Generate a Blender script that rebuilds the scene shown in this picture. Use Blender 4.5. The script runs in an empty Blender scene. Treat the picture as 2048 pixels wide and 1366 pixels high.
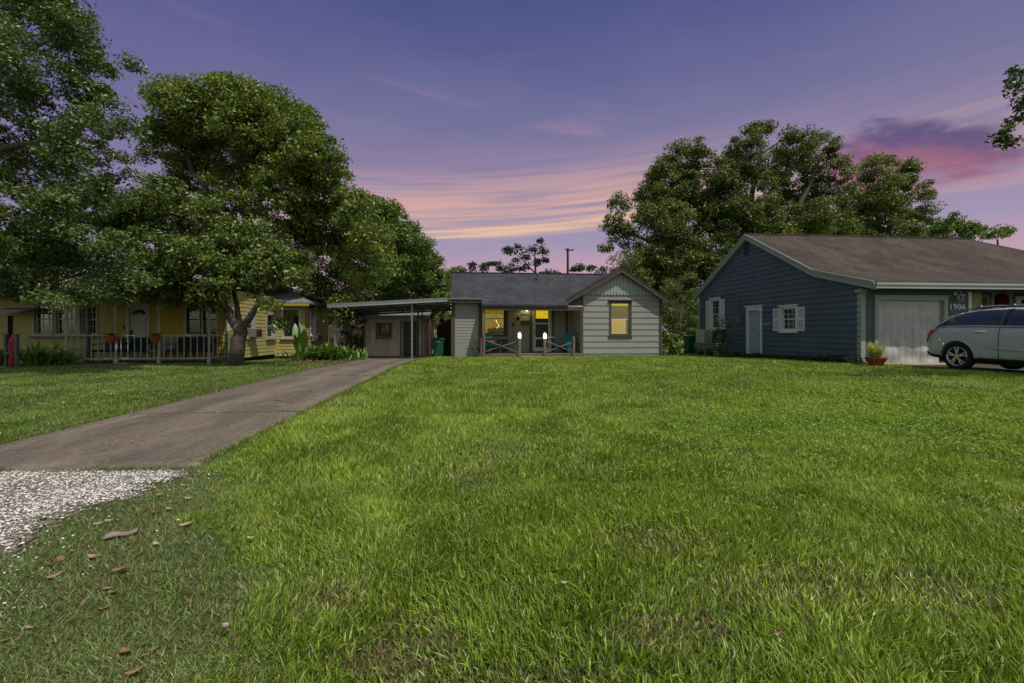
import bpy, bmesh, math, random
import numpy as np
from mathutils import Vector, Matrix
R = math.radians
random.seed(7); rng = np.random.default_rng(7)
S = bpy.context.scene
COL = S.collection

# ---------------------------------------------------------------- camera
CZ = 1.23; YAW = R(5.33); FPX = 900.0; HOR = 660.0
SA, CA = math.sin(YAW), math.cos(YAW)
cd = bpy.data.cameras.new('camera'); cam = bpy.data.objects.new('camera', cd); COL.objects.link(cam)
cam.location = (0, 0, CZ); cam.rotation_euler = (R(90), 0, -YAW)
cd.sensor_width = 36; cd.lens = FPX/2048*36; cd.shift_y = -23/2048; cd.clip_start = .05; cd.clip_end = 2000
S.camera = cam

# ---------------------------------------------------------------- light and exposure
SUNV = Vector((.77, -1.0, 2.5)).normalized()
EXPO = 0.14
SUN_STRENGTH = 3.2
SKY_STRENGTH = .12
ld = bpy.data.lights.new('sun', 'SUN'); ld.energy = SUN_STRENGTH; ld.angle = R(.55); ld.color = (1, .955, .88)
sun = bpy.data.objects.new('sun', ld); COL.objects.link(sun)
sun.rotation_euler = SUNV.to_track_quat('Z', 'Y').to_euler(); sun.location = (10, -10, 30)
S.view_settings.view_transform = 'Standard'; S.view_settings.look = 'None'
S.view_settings.exposure = EXPO; S.view_settings.gamma = 1
S.render.engine = 'CYCLES'
S.cycles.max_bounces = 6; S.cycles.transparent_max_bounces = 8; S.cycles.caustics_reflective = False; S.cycles.caustics_refractive = False

def lin(r, g, b):
    f = lambda c: (c/255/12.92 if c/255 <= .04045 else ((c/255+.055)/1.055)**2.4)
    return (f(r), f(g), f(b), 1)

class NT:
    """tiny node helper"""
    def __init__(s, tree): s.t = tree; s.n = tree.nodes; s.l = tree.links
    def new(s, typ, **k):
        n = s.n.new(typ)
        for a, b in k.items(): setattr(n, a, b)
        return n
    def put(s, sock, v):
        if isinstance(v, bpy.types.NodeSocket): s.l.new(v, sock)
        elif v is not None:
            try: sock.default_value = v
            except Exception: sock.default_value = tuple(v)[:3]
    def m(s, op, a, b=None, c=None, clamp=False):
        n = s.new('ShaderNodeMath', operation=op, use_clamp=clamp)
        s.put(n.inputs[0], a)
        if b is not None: s.put(n.inputs[1], b)
        if c is not None: s.put(n.inputs[2], c)
        return n.outputs[0]
    def ss(s, v, lo, hi, a=0., b=1.):
        n = s.new('ShaderNodeMapRange', interpolation_type='SMOOTHSTEP')
        s.put(n.inputs[0], v); s.put(n.inputs[1], lo); s.put(n.inputs[2], hi); s.put(n.inputs[3], a); s.put(n.inputs[4], b)
        return n.outputs[0]
    def mix(s, f, a, b, mode='MIX'):
        n = s.new('ShaderNodeMix', data_type='RGBA', blend_type=mode)
        s.put(n.inputs[0], f); s.put(n.inputs[6], a); s.put(n.inputs[7], b)
        return n.outputs[2]
    def ramp(s, v, stops, interp='LINEAR'):
        n = s.new('ShaderNodeValToRGB'); cr = n.color_ramp; cr.interpolation = interp
        while len(cr.elements) < len(stops): cr.elements.new(.5)
        for e, (p, c) in zip(cr.elements, stops): e.position = p; e.color = c
        s.put(n.inputs[0], v); return n.outputs[0]
    def noise(s, vec, scale=5, detail=4, rough=.55, dist=0):
        n = s.new('ShaderNodeTexNoise'); s.put(n.inputs['Vector'], vec)
        n.inputs['Scale'].default_value = scale; n.inputs['Detail'].default_value = detail
        n.inputs['Roughness'].default_value = rough; n.inputs['Distortion'].default_value = dist
        return n.outputs[0]
    def vec(s, x, y, z):
        n = s.new('ShaderNodeCombineXYZ'); s.put(n.inputs[0], x); s.put(n.inputs[1], y); s.put(n.inputs[2], z); return n.outputs[0]
    def mapv(s, v, loc=(0,0,0), sc=(1,1,1), rot=(0,0,0)):
        n = s.new('ShaderNodeMapping'); s.put(n.inputs[0], v)
        n.inputs[1].default_value = loc; n.inputs[2].default_value = rot; n.inputs[3].default_value = sc; return n.outputs[0]

# ---------------------------------------------------------------- world: dusk sky ahead, daylight sky overhead and behind
W = bpy.data.worlds.new('World'); S.world = W; W.use_nodes = True
k = NT(W.node_tree)
bg = k.n['Background']; bg.inputs[1].default_value = 1
tc = k.new('ShaderNodeTexCoord'); sep = k.new('ShaderNodeSeparateXYZ'); k.l.new(tc.outputs['Generated'], sep.inputs[0])
dx, dy, dz = sep.outputs
el = k.m('ARCSINE', dz); az = k.m('ARCTAN2', dx, dy)
wob = k.noise(k.vec(k.m('MULTIPLY', az, 2.2), k.m('MULTIPLY', el, 7), 0), 1.6, 4, .5)
el2 = k.m('ADD', el, k.m('MULTIPLY', k.m('SUBTRACT', wob, .5), .10))
e01 = k.m('DIVIDE', el2, .8, clamp=True)
base = k.ramp(e01, [(0, lin(205,165,178)), (.10, lin(202,162,178)), (.17, lin(188,158,178)), (.23, lin(162,149,178)), (.31, lin(152,141,170)),
                    (.42, lin(136,127,162)), (.54, lin(116,114,155)), (.70, lin(90,94,143)), (.82, lin(75,81,135)), (1, lin(63,68,124))])
# left side of the view is bluer
base = k.mix(k.ss(az, -.15, -.75, 0, .55), base, k.ramp(e01, [(0, lin(150,130,165)), (.35, lin(112,106,155)), (.8, lin(72,75,138)), (1, lin(64,66,130))]))
# peach streaks
tilt = k.m('SUBTRACT', el, k.m('MULTIPLY', az, .065))
n1 = k.noise(k.vec(k.m('MULTIPLY', az, 2.6), k.m('MULTIPLY', tilt, 95), 3.1), 1.0, 3, .55, .2)
n2 = k.noise(k.vec(k.m('MULTIPLY', az, 1.2), k.m('MULTIPLY', tilt, 18), 7.7), 1.0, 3, .5, .3)
st = k.ss(k.m('ADD', k.m('MULTIPLY', n1, .6), k.m('MULTIPLY', n2, .55)), .44, .68)
win = k.m('MULTIPLY', k.ss(tilt, .193, .215), k.ss(tilt, .40, .235))
wina = k.m('MULTIPLY', k.ss(az, -.62, -.20), k.ss(az, .75, .25, .3, 1))
streak = k.m('MULTIPLY', k.m('MULTIPLY', k.m('ADD', k.m('MULTIPLY', st, .85), .15), win), wina)
base = k.mix(streak, base, k.ramp(k.m('DIVIDE', tilt, .5), [(.38, lin(246,200,158)), (.50, lin(222,176,160)), (.75, lin(184,150,166))]))
low = k.m('MULTIPLY', k.ss(tilt, .192, .205), k.ss(tilt, .232, .21)); low = k.m('MULTIPLY', low, k.ss(az, -.35, -.05))
low = k.m('MULTIPLY', k.m('MULTIPLY', low, k.ss(az, .55, .25)), k.ss(n1, .36, .62, .0, .5))
base = k.mix(low, base, lin(246,204,164))
# faint high pink wisp
wn = k.noise(k.vec(k.m('MULTIPLY', az, 2), k.m('MULTIPLY', k.m('ADD', el, k.m('MULTIPLY', az, .1)), 16), 12.), 1.3, 5, .6, .4)
base = k.mix(k.m('MULTIPLY', k.ss(wn, .55, .8, 0, .5), k.ss(el, .62, .25)), base, lin(190,148,170))
# purple and rose cloud on the right
caz = k.m('DIVIDE', k.m('SUBTRACT', az, .812), .155); cel = k.m('DIVIDE', k.m('SUBTRACT', el, k.m('ADD', .284, k.m('MULTIPLY', k.m('SUBTRACT', az, .8), -.20))), .064)
cn = k.noise(k.vec(k.m('MULTIPLY', az, 9), k.m('MULTIPLY', k.m('ADD', el, k.m('MULTIPLY', az, .12)), 26), 4.3), 1.0, 7, .6, .3)
r2 = k.m('ADD', k.m('MULTIPLY', caz, caz), k.m('MULTIPLY', cel, cel))
cm = k.ss(k.m('SUBTRACT', k.m('ADD', 1.25, k.m('MULTIPLY', k.m('SUBTRACT', cn, .5), 2.6)), r2), .15, 1.05)
cc = k.mix(k.ss(k.m('ADD', cel, k.m('MULTIPLY', k.m('SUBTRACT', cn, .5), 2.)), -.35, .7), lin(154,94,120), lin(82,71,122))
base = k.mix(k.m('MULTIPLY', cm, .84), base, cc)
# second faint cloud streak below it
c2 = k.m('DIVIDE', k.m('SUBTRACT', az, .88), .16); d2 = k.m('DIVIDE', k.m('SUBTRACT', el, .222), .014)
r3 = k.m('ADD', k.m('MULTIPLY', c2, c2), k.m('MULTIPLY', d2, d2))
base = k.mix(k.m('MULTIPLY', k.ss(k.m('SUBTRACT', k.m('ADD', 1.1, k.m('MULTIPLY', k.m('SUBTRACT', cn, .5), 3)), r3), .1, 1.1), .35), base, lin(205,165,172))
ns = k.new('ShaderNodeTexSky', sky_type='NISHITA', sun_disc=False)
ns.sun_elevation = math.asin(SUNV.z); ns.sun_rotation = math.atan2(SUNV.x, SUNV.y); ns.air_density = 1; ns.dust_density = 1.5; ns.ozone_density = 1
nsc = k.mix(1., ns.outputs[0], (SKY_STRENGTH*1.12, SKY_STRENGTH, SKY_STRENGTH*.80, 1), 'MULTIPLY')
day = k.m('MAXIMUM', k.ss(el, .68, .95), k.ss(dy, .34, .02))
base = k.mix(1., base, (2**-EXPO,)*3+(1,), 'MULTIPLY')
k.l.new(k.mix(day, base, nsc), bg.inputs[0])

# ---------------------------------------------------------------- from picture measurements to metres
def PX(px, py, t):
    """point at depth t (metres along the camera axis)"""
    u = (px-1024)/FPX
    return Vector((t*(SA+u*CA), t*(CA-u*SA), CZ+t*(HOR-py)/FPX))
def tY(px, Y): return Y/(CA-(px-1024)/FPX*SA)
def XP(px, Y): return tY(px, Y)*(SA+(px-1024)/FPX*CA)
def ZP(px, py, Y): return CZ+tY(px, Y)*(HOR-py)/FPX
def tX(px, X): return X/(SA+(px-1024)/FPX*CA)
def YX(px, X): return tX(px, X)*(CA-(px-1024)/FPX*SA)
def ZX(px, py, X): return CZ+tX(px, X)*(HOR-py)/FPX
def gz(y): return .10 if y < 13.7 else (.10-.025*(y-13.7) if y < 26 else -.2075)
def GP(px, py):
    t = 8.
    for _ in range(30):
        p = PX(px, py, t); t = (CZ-gz(p.y))*FPX/(py-HOR)
    p = PX(px, py, t); return Vector((p.x, p.y, gz(p.y)))

# ---------------------------------------------------------------- objects
WL = {}
def reg(o, parent=None):
    COL.objects.link(o)
    if parent is not None: o.parent = parent
    return o
def tag(o, label=None, cat=None, group=None, kind=None):
    for a, b in (('label', label), ('category', cat), ('group', group), ('kind', kind)):
        if b: o[a] = b
    return o
def thing(name, label, cat, loc=(0,0,0), group=None, rz=0):
    o = bpy.data.objects.new(name, None); o.empty_display_size = .2; o.location = loc; o.rotation_euler = (0,0,rz)
    reg(o); WL[o.name] = Vector(loc); return tag(o, label, cat, group)
class MB:
    def __init__(s): s.v = []; s.f = []; s.mi = []; s.cur = 0
    def face(s, pts):
        n = len(s.v); s.v += [tuple(p) for p in pts]; s.f.append(tuple(range(n, n+len(pts)))); s.mi.append(s.cur)
    def add(s, vs, fs):
        n = len(s.v); s.v += [tuple(p) for p in vs]
        for f in fs: s.f.append(tuple(n+i for i in f)); s.mi.append(s.cur)
    def box(s, x0, x1, y0, y1, z0, z1, M=None):
        vs = [Vector((x, y, z)) for z in (z0, z1) for y in (y0, y1) for x in (x0, x1)]
        if M is not None: vs = [M @ v for v in vs]
        s.add(vs, [(0,2,3,1), (4,5,7,6), (0,1,5,4), (2,6,7,3), (0,4,6,2), (1,3,7,5)]); return s
    def beam(s, p, q, w, h, up=Vector((0,0,1))):
        p = Vector(p); q = Vector(q); d = (q-p); L = d.length; d.normalize()
        a = d.cross(up)
        if a.length < 1e-4: a = d.cross(Vector((0,1,0)))
        a.normalize(); b = a.cross(d)
        M = Matrix.Translation(p) @ Matrix((( d.x,a.x,b.x,0),(d.y,a.y,b.y,0),(d.z,a.z,b.z,0),(0,0,0,1)))
        return s.box(0, L, -w/2, w/2, -h/2, h/2, M)
    def tube(s, pts, rad, n=8, cap=True):
        pts = [Vector(p) for p in pts]
        if not hasattr(rad, '__len__'): rad = [rad]*len(pts)
        rings = []; pa = None
        for i, p in enumerate(pts):
            d = (pts[min(i+1, len(pts)-1)]-pts[max(i-1, 0)])
            if d.length < 1e-9: d = Vector((0,0,1))
            d.normalize()
            a = (pa - d*pa.dot(d)) if pa is not None else d.cross(Vector((.31,.17,.93)) if abs(d.z) < .9 else Vector((1,.1,0)))
            if a.length < 1e-5: a = d.orthogonal()
            a.normalize(); pa = a; b = d.cross(a)
            rings.append([p+(a*math.cos(2*math.pi*j/n)+b*math.sin(2*math.pi*j/n))*rad[i] for j in range(n)])
        vs = [v for r in rings for v in r]; fs = []
        for i in range(len(pts)-1):
            for j in range(n): fs.append((i*n+j, i*n+(j+1)%n, (i+1)*n+(j+1)%n, (i+1)*n+j))
        if cap: fs.append(tuple(range(n-1, -1, -1))); fs.append(tuple((len(pts)-1)*n+j for j in range(n)))
        s.add(vs, fs); return s
    def lathe(s, prof, c=(0,0,0), n=16):
        c = Vector(c); vs = []; fs = []
        for r, z in prof:
            for j in range(n): vs.append(c+Vector((r*math.cos(2*math.pi*j/n), r*math.sin(2*math.pi*j/n), z)))
        for i in range(len(prof)-1):
            for j in range(n): fs.append((i*n+j, i*n+(j+1)%n, (i+1)*n+(j+1)%n, (i+1)*n+j))
        fs.append(tuple(range(n-1, -1, -1))); fs.append(tuple((len(prof)-1)*n+j for j in range(n)))
        s.add(vs, fs); return s
    def prism(s, poly, fn, d0, d1):
        """poly of (a,b); fn(a,b,d)->point"""
        n = len(poly); vs = [fn(a, b, d0) for a, b in poly]+[fn(a, b, d1) for a, b in poly]
        fs = [tuple(range(n)), tuple(range(2*n-1, n-1, -1))]+[(i, (i+1)%n+0, (i+1)%n+n, i+n) for i in range(n)]
        s.add(vs, fs); return s
    def build(s, name, mat, parent=None, smooth=False, fix=True, local=False, bevel=0):
        me = bpy.data.meshes.new(name)
        off = Vector((0,0,0)) if (parent is None or local) else WL.get(parent.name, Vector((0,0,0)))
        me.from_pydata([(v[0]-off.x, v[1]-off.y, v[2]-off.z) for v in s.v], [], s.f)
        mats = mat if isinstance(mat, (list, tuple)) else [mat]
        for m_ in mats: me.materials.append(m_)
        if len(mats) > 1: me.polygons.foreach_set('material_index', s.mi)
        if fix:
            b = bmesh.new(); b.from_mesh(me)
            bmesh.ops.remove_doubles(b, verts=b.verts, dist=1e-5)
            bmesh.ops.recalc_face_normals(b, faces=b.faces); b.to_mesh(me); b.free()
        if smooth: me.polygons.foreach_set('use_smooth', [True]*len(me.polygons))
        o = bpy.data.objects.new(name, me); reg(o, parent)
        WL[o.name] = off if parent is not None else Vector((0,0,0))
        if bevel:
            m_ = o.modifiers.new('bevel', 'BEVEL'); m_.width = bevel; m_.segments = 2; m_.limit_method = 'ANGLE'
        return o
def npmesh(name, V, F, mat, parent=None, col=None, smooth=False):
    """V (n,3) float, F (m,k) int, fast"""
    me = bpy.data.meshes.new(name); off = WL.get(parent.name, Vector((0,0,0))) if parent is not None else Vector((0,0,0))
    V = (V-np.array(off)).astype(np.float32); nf, kk = F.shape
    me.vertices.add(len(V)); me.vertices.foreach_set('co', V.ravel())
    me.loops.add(nf*kk); me.loops.foreach_set('vertex_index', F.astype(np.int32).ravel())
    me.polygons.add(nf); me.polygons.foreach_set('loop_start', np.arange(0, nf*kk, kk, dtype=np.int32))
    try: me.polygons.foreach_set('loop_total', np.full(nf, kk, dtype=np.int32))
    except Exception: pass
    if smooth: me.polygons.foreach_set('use_smooth', np.ones(nf, dtype=bool))
    me.update(calc_edges=True)
    if col is not None:
        at = me.color_attributes.new('col', 'FLOAT_COLOR', 'POINT')
        c4 = np.ones((len(V), 4), np.float32); c4[:, :3] = col; at.data.foreach_set('color', c4.ravel())
    me.materials.append(mat)
    o = bpy.data.objects.new(name, me); reg(o, parent); WL[o.name] = off; return o
def copy_tree(o, parent=None):
    c = o.copy(); COL.objects.link(c)
    if parent is not None: c.parent = parent
    for ch in list(o.children): copy_tree(ch, c)
    return c
def textmesh(s, size, ext, mat, name, parent, M):
    cu = bpy.data.curves.new('t', 'FONT'); cu.body = s; cu.size = size; cu.extrude = ext; cu.offset = .003; cu.align_x = 'CENTER'; cu.space_character = 1.12
    o = bpy.data.objects.new('t', cu); COL.objects.link(o)
    dg = bpy.context.evaluated_depsgraph_get(); me = bpy.data.meshes.new_from_object(o.evaluated_get(dg))
    bpy.data.objects.remove(o); me.transform(M); me.transform(Matrix.Translation(-WL.get(parent.name, Vector((0,0,0)))))
    me.materials.clear(); me.materials.append(mat)
    q = bpy.data.objects.new(name, me); reg(q, parent); WL[q.name] = WL.get(parent.name, Vector((0,0,0))); return q

# ---------------------------------------------------------------- materials
def mat(name, col, rough=.7, spec=.3, var=0., vs=3., bump=0., bs=60., metal=0., coat=0., col2=None, stretch=None, grime=None):
    """principled; var = strength of colour variation towards col2 with noise"""
    m_ = bpy.data.materials.new(name); m_.use_nodes = True; q = NT(m_.node_tree); b = q.n['Principled BSDF']
    b.inputs['Roughness'].default_value = rough; b.inputs['Specular IOR Level'].default_value = spec
    b.inputs['Metallic'].default_value = metal; b.inputs['Coat Weight'].default_value = coat
    c = tuple(col[:3])+(1,); t = q.new('ShaderNodeTexCoord').outputs['Object']
    if stretch: t = q.mapv(t, sc=stretch)
    if var > 0:
        c2 = tuple(col2[:3])+(1,) if col2 else tuple(x*.5 for x in col[:3])+(1,)
        n = q.noise(t, vs, 6, .62)
        cs = q.mix(q.ss(n, .35, .7, 0, var), c, c2)
        n2 = q.noise(t, vs*9, 3, .6)
        cs = q.mix(q.ss(n2, .3, .75, 0, var*.45), cs, tuple(x*.62 for x in col[:3])+(1,))
        q.l.new(cs, b.inputs['Base Color'])
        q.put(b.inputs['Roughness'], q.ss(n, .2, .8, min(1, rough-.06), min(1, rough+.12)))
    else: b.inputs['Base Color'].default_value = c
    if bump > 0:
        bn = q.new('ShaderNodeBump'); bn.inputs['Strength'].default_value = bump; bn.inputs['Distance'].default_value = .01
        q.put(bn.inputs['Height'], q.noise(t, bs, 4, .6)); q.l.new(bn.outputs[0], b.inputs['Normal'])
    return m_
def leafmat(name, trans=.28, rough=.42, spec=.45):
    m_ = bpy.data.materials.new(name); m_.use_nodes = True; q = NT(m_.node_tree); b = q.n['Principled BSDF']
    a = q.new('ShaderNodeAttribute', attribute_name='col')
    q.l.new(a.outputs['Color'], b.inputs['Base Color']); b.inputs['Roughness'].default_value = rough; b.inputs['Specular IOR Level'].default_value = spec
    tr = q.new('ShaderNodeBsdfTranslucent'); q.l.new(q.mix(1., a.outputs['Color'], (1.15, 1.25, .6, 1), 'MULTIPLY'), tr.inputs[0])
    mx = q.new('ShaderNodeMixShader'); mx.inputs[0].default_value = trans
    q.l.new(b.outputs[0], mx.inputs[1]); q.l.new(tr.outputs[0], mx.inputs[2]); q.l.new(mx.outputs[0], q.n['Material Output'].inputs[0])
    return m_
def glassmat(name, tint=(.8,.85,.85,1), amt=.05):
    m_ = bpy.data.materials.new(name); m_.use_nodes = True; q = NT(m_.node_tree)
    q.n.remove(q.n['Principled BSDF'])
    g = q.new('ShaderNodeBsdfGlossy'); g.inputs['Roughness'].default_value = .03; g.inputs[0].default_value = (1,1,1,1)
    t = q.new('ShaderNodeBsdfTransparent'); t.inputs[0].default_value = tint
    fr = q.new('ShaderNodeFresnel'); fr.inputs[0].default_value = 1.5
    mx = q.new('ShaderNodeMixShader'); q.put(mx.inputs[0], q.m('ADD', fr.outputs[0], amt-.04, clamp=True))
    q.l.new(t.outputs[0], mx.inputs[1]); q.l.new(g.outputs[0], mx.inputs[2]); q.l.new(mx.outputs[0], q.n['Material Output'].inputs[0])
    return m_
def emis(name, col, strength, col2=None, sc=8., stretch=(1,1,1)):
    m_ = bpy.data.materials.new(name); m_.use_nodes = True; q = NT(m_.node_tree); b = q.n['Principled BSDF']
    b.inputs['Base Color'].default_value = tuple(col[:3])+(1,); b.inputs['Emission Strength'].default_value = strength
    if col2:
        t = q.mapv(q.new('ShaderNodeTexCoord').outputs['Object'], sc=stretch)
        q.l.new(q.mix(q.ss(q.noise(t, sc, 5, .65), .35, .65), tuple(col[:3])+(1,), tuple(col2[:3])+(1,)), b.inputs['Emission Color'])
    else: b.inputs['Emission Color'].default_value = tuple(col[:3])+(1,)
    return m_
def shingle(name, c1, c2, streak=None, row=.14):
    m_ = bpy.data.materials.new(name); m_.use_nodes = True; q = NT(m_.node_tree); b = q.n['Principled BSDF']
    t = q.new('ShaderNodeTexCoord').outputs['Object']
    br = q.new('ShaderNodeTexBrick'); q.put(br.inputs['Vector'], t); br.offset = .5
    br.inputs['Scale'].default_value = 1; br.inputs['Brick Width'].default_value = .3; br.inputs['Row Height'].default_value = row
    br.inputs['Mortar Size'].default_value = .008; br.inputs['Mortar Smooth'].default_value = .3; br.inputs['Bias'].default_value = 0
    br.inputs['Color1'].default_value = c1; br.inputs['Color2'].default_value = c2; br.inputs['Mortar'].default_value = tuple(x*.45 for x in c1[:3])+(1,)
    n = q.noise(q.mapv(t, sc=(1, .35, 1)), 1.1, 6, .65)
    c = q.mix(q.ss(n, .38, .66, 0, .75), br.outputs[0], streak or tuple(x*.6 for x in c1[:3])+(1,))
    c = q.mix(q.ss(q.noise(t, 34, 3, .7), .35, .75, 0, .5), c, tuple(x*1.5 for x in c1[:3])+(1,))
    q.l.new(c, b.inputs['Base Color']); b.inputs['Roughness'].default_value = .9; b.inputs['Specular IOR Level'].default_value = .15
    bn = q.new('ShaderNodeBump'); bn.inputs['Strength'].default_value = .6; bn.inputs['Distance'].default_value = .012
    q.put(bn.inputs['Height'], q.m('ADD', q.m('MULTIPLY', br.outputs[1], -1), q.noise(t, 45, 3, .7))); q.l.new(bn.outputs[0], b.inputs['Normal'])
    return m_

M = {}
M['grey_siding'] = mat('grey_siding_paint', (.27,.275,.25), .75, .25, .35, 1.4, .15, 40, col2=(.21,.22,.20))
M['grey_trim'] = mat('brown_trim_paint', (.085,.066,.058), .7, .3, .4, 3, .15, 30)
M['grey_roof'] = shingle('charcoal_shingles', (.038,.039,.046,1), (.066,.067,.077,1))
M['blue_siding'] = mat('slate_blue_siding_paint', (.074,.104,.124), .6, .35, .4, 1.1, .1, 40, col2=(.046,.068,.082))
M['blue_trim'] = mat('pale_grey_trim_paint', (.30,.345,.30), .7, .3, .4, 2.5, .1, 30, col2=(.24,.28,.25))
M['white'] = mat('white_paint', (.62,.65,.62), .6, .35, .3, 4, .08, 40, col2=(.42,.45,.43))
M['brown_roof'] = shingle('brown_shingles', (.056,.043,.036,1), (.090,.070,.057,1), (.022,.018,.016,1))
M['yellow'] = mat('yellow_siding_paint', (.40,.29,.042), .7, .3, .4, 1.2, .12, 40, col2=(.38,.28,.04))
M['yellow_shake'] = mat('pale_yellow_shake_paint', (.40,.34,.13), .75, .3, .45, 1.6, .2, 30, col2=(.27,.23,.09), stretch=(1,1,.3))
M['old_roof'] = shingle('weathered_grey_shingles', (.15,.14,.145,1), (.20,.19,.20,1))
M['porch_white_shaded'] = mat('shaded_white_porch_paint', (.36,.38,.32), .7, .25, .5, 4, .1, 40, col2=(.20,.21,.18))  # darker copy of the white paint, shade put into its colour
M['cream'] = mat('cream_door_paint', (.42,.41,.34), .55, .4, .3, 3)
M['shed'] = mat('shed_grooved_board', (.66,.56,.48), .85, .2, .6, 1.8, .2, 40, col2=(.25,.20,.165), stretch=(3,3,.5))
M['brown'] = mat('brown_paint', (.22,.125,.09), .6, .35, .4, 4)
M['darkdoor'] = mat('dark_door_paint', (.028,.026,.028), .45, .5, .3, 5)
M['metal'] = mat('galvanised_metal', (.22,.23,.225), .5, .4, .5, 3, .05, 20, metal=.3)
M['darkmetal'] = mat('dark_steel', (.03,.028,.03), .5, .4, .3, 6)
M['wood'] = mat('weathered_wood', (.17,.135,.115), .85, .2, .6, 3, .3, 50, stretch=(6,6,.6), col2=(.09,.072,.06))
M['deck'] = mat('deck_wood', (.16,.13,.11), .85, .2, .6, 3, .3, 50, stretch=(.6,6,6), col2=(.08,.065,.055))
M['fence'] = mat('old_fence_wood', (.10,.075,.062), .9, .1, .6, 3, .3, 40, stretch=(6,6,.5))
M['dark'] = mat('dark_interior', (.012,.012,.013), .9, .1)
M['glass'] = glassmat('window_glass')
M['curtain'] = mat('white_curtain', (.42,.40,.35), .9, .1, .6, 9, 0, 1, stretch=(1,6,.15), col2=(.16,.15,.13))
M['blind'] = mat('grey_blind', (.11,.115,.12), .8, .2, .5, 5)
M['teal'] = mat('teal_plastic', (.010,.16,.20), .5, .4, .3, 5)
M['green_bin'] = mat('green_bin_plastic', (.006,.085,.05), .5, .4, .3, 4)
M['terracotta'] = mat('terracotta', (.33,.085,.035), .8, .2, .35, 8)
M['black'] = mat('black_plastic', (.015,.015,.016), .5, .4)
M['red'] = mat('faded_red_fabric', (.38,.045,.06), .8, .2, .4, 8)
M['conc'] = mat('porch_concrete', (.20,.185,.165), .9, .15, .5, 2, .2, 50)
M['bark'] = mat('grey_brown_bark', (.13,.105,.088), .95, .1, .7, 5, .9, 26, stretch=(4,4,.8), col2=(.05,.04,.034))
M['deadwood'] = mat('pale_dead_wood', (.17,.145,.125), .95, .1, .4, 4)
M['soil'] = mat('soil', (.055,.038,.028), .95, .05, .5, 5, .6, 30)
M['leaf'] = leafmat('foliage'); M['grass'] = leafmat('grass_blade', .34, .42, .4)
M['acunit'] = mat('beige_ac_casing', (.36,.33,.26), .5, .4, .3, 4)
M['pot'] = M['terracotta']
# ---------------------------------------------------------------- ground
def vnoise(x, y, sc, seed=0):
    r = np.random.default_rng(seed).random((256, 256)); X = np.asarray(x)/sc+1000; Y = np.asarray(y)/sc+1000
    xi = np.floor(X).astype(int); yi = np.floor(Y).astype(int); fx = X-xi; fy = Y-yi
    fx = fx*fx*(3-2*fx); fy = fy*fy*(3-2*fy); g = lambda a, b: r[a % 256, b % 256]
    return (g(xi,yi)*(1-fx)+g(xi+1,yi)*fx)*(1-fy)+(g(xi,yi+1)*(1-fx)+g(xi+1,yi+1)*fx)*fy
def fbm(x, y, sc, seed=0): return .55*vnoise(x,y,sc,seed)+.3*vnoise(x,y,sc/2.1,seed+1)+.15*vnoise(x,y,sc/4.3,seed+2)
def gzn(y): return np.where(y < 13.7, .10, np.where(y < 26, .10-.025*(y-13.7), -.2075))
def graded(lo, hi, fine_lo, fine_hi, step):
    a = list(np.arange(fine_lo, fine_hi+1e-6, step)); s_ = step
    while a[-1] < hi: s_ *= 1.35; a.append(a[-1]+s_)
    s_ = step
    while a[0] > lo: s_ *= 1.35; a.insert(0, a[0]-s_)
    return np.array(a)
def grid(xs, ys, zf):
    X, Y = np.meshgrid(xs, ys); Z = zf(X, Y); V = np.stack([X.ravel(), Y.ravel(), Z.ravel()], 1); n = len(xs); m_ = len(ys)
    i = (np.arange(m_-1)[:, None]*n+np.arange(n-1)[None, :]).ravel()
    return V, np.stack([i, i+1, i+n+1, i+n], 1)
gm = bpy.data.materials.new('turf_soil'); gm.use_nodes = True; q = NT(gm.node_tree); b = q.n['Principled BSDF']
t = q.new('ShaderNodeTexCoord').outputs['Object']
c = q.mix(q.ss(q.noise(t, 9, 6, .7), .35, .65), (.060,.068,.024,1), (.085,.062,.036,1))
c = q.mix(q.ss(q.noise(t, 60, 3, .7), .4, .8, 0, .6), c, (.04,.06,.015,1))
sp = q.new('ShaderNodeSeparateXYZ'); q.l.new(t, sp.inputs[0])
far = q.ss(sp.outputs[1], 16, 24)
c = q.mix(far, c, q.mix(q.ss(q.noise(t, 2.2, 6, .7), .3, .7), (.09,.14,.015,1), (.13,.19,.03,1)))
q.l.new(c, b.inputs['Base Color']); b.inputs['Roughness'].default_value = .95; b.inputs['Specular IOR Level'].default_value = .1
bn = q.new('ShaderNodeBump'); bn.inputs['Strength'].default_value = .8; bn.inputs['Distance'].default_value = .02
q.put(bn.inputs['Height'], q.noise(t, 40, 4, .7)); q.l.new(bn.outputs[0], b.inputs['Normal'])
V, F = grid(graded(-400, 400, -12, 14, .25), graded(-200, 900, -2, 26, .25), lambda X, Y: gzn(Y)+(vnoise(X, Y, 1.3, 5)-.5)*.02*(Y < 25))
tag(npmesh('ground', V, F, gm, smooth=True), kind='structure')

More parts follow.
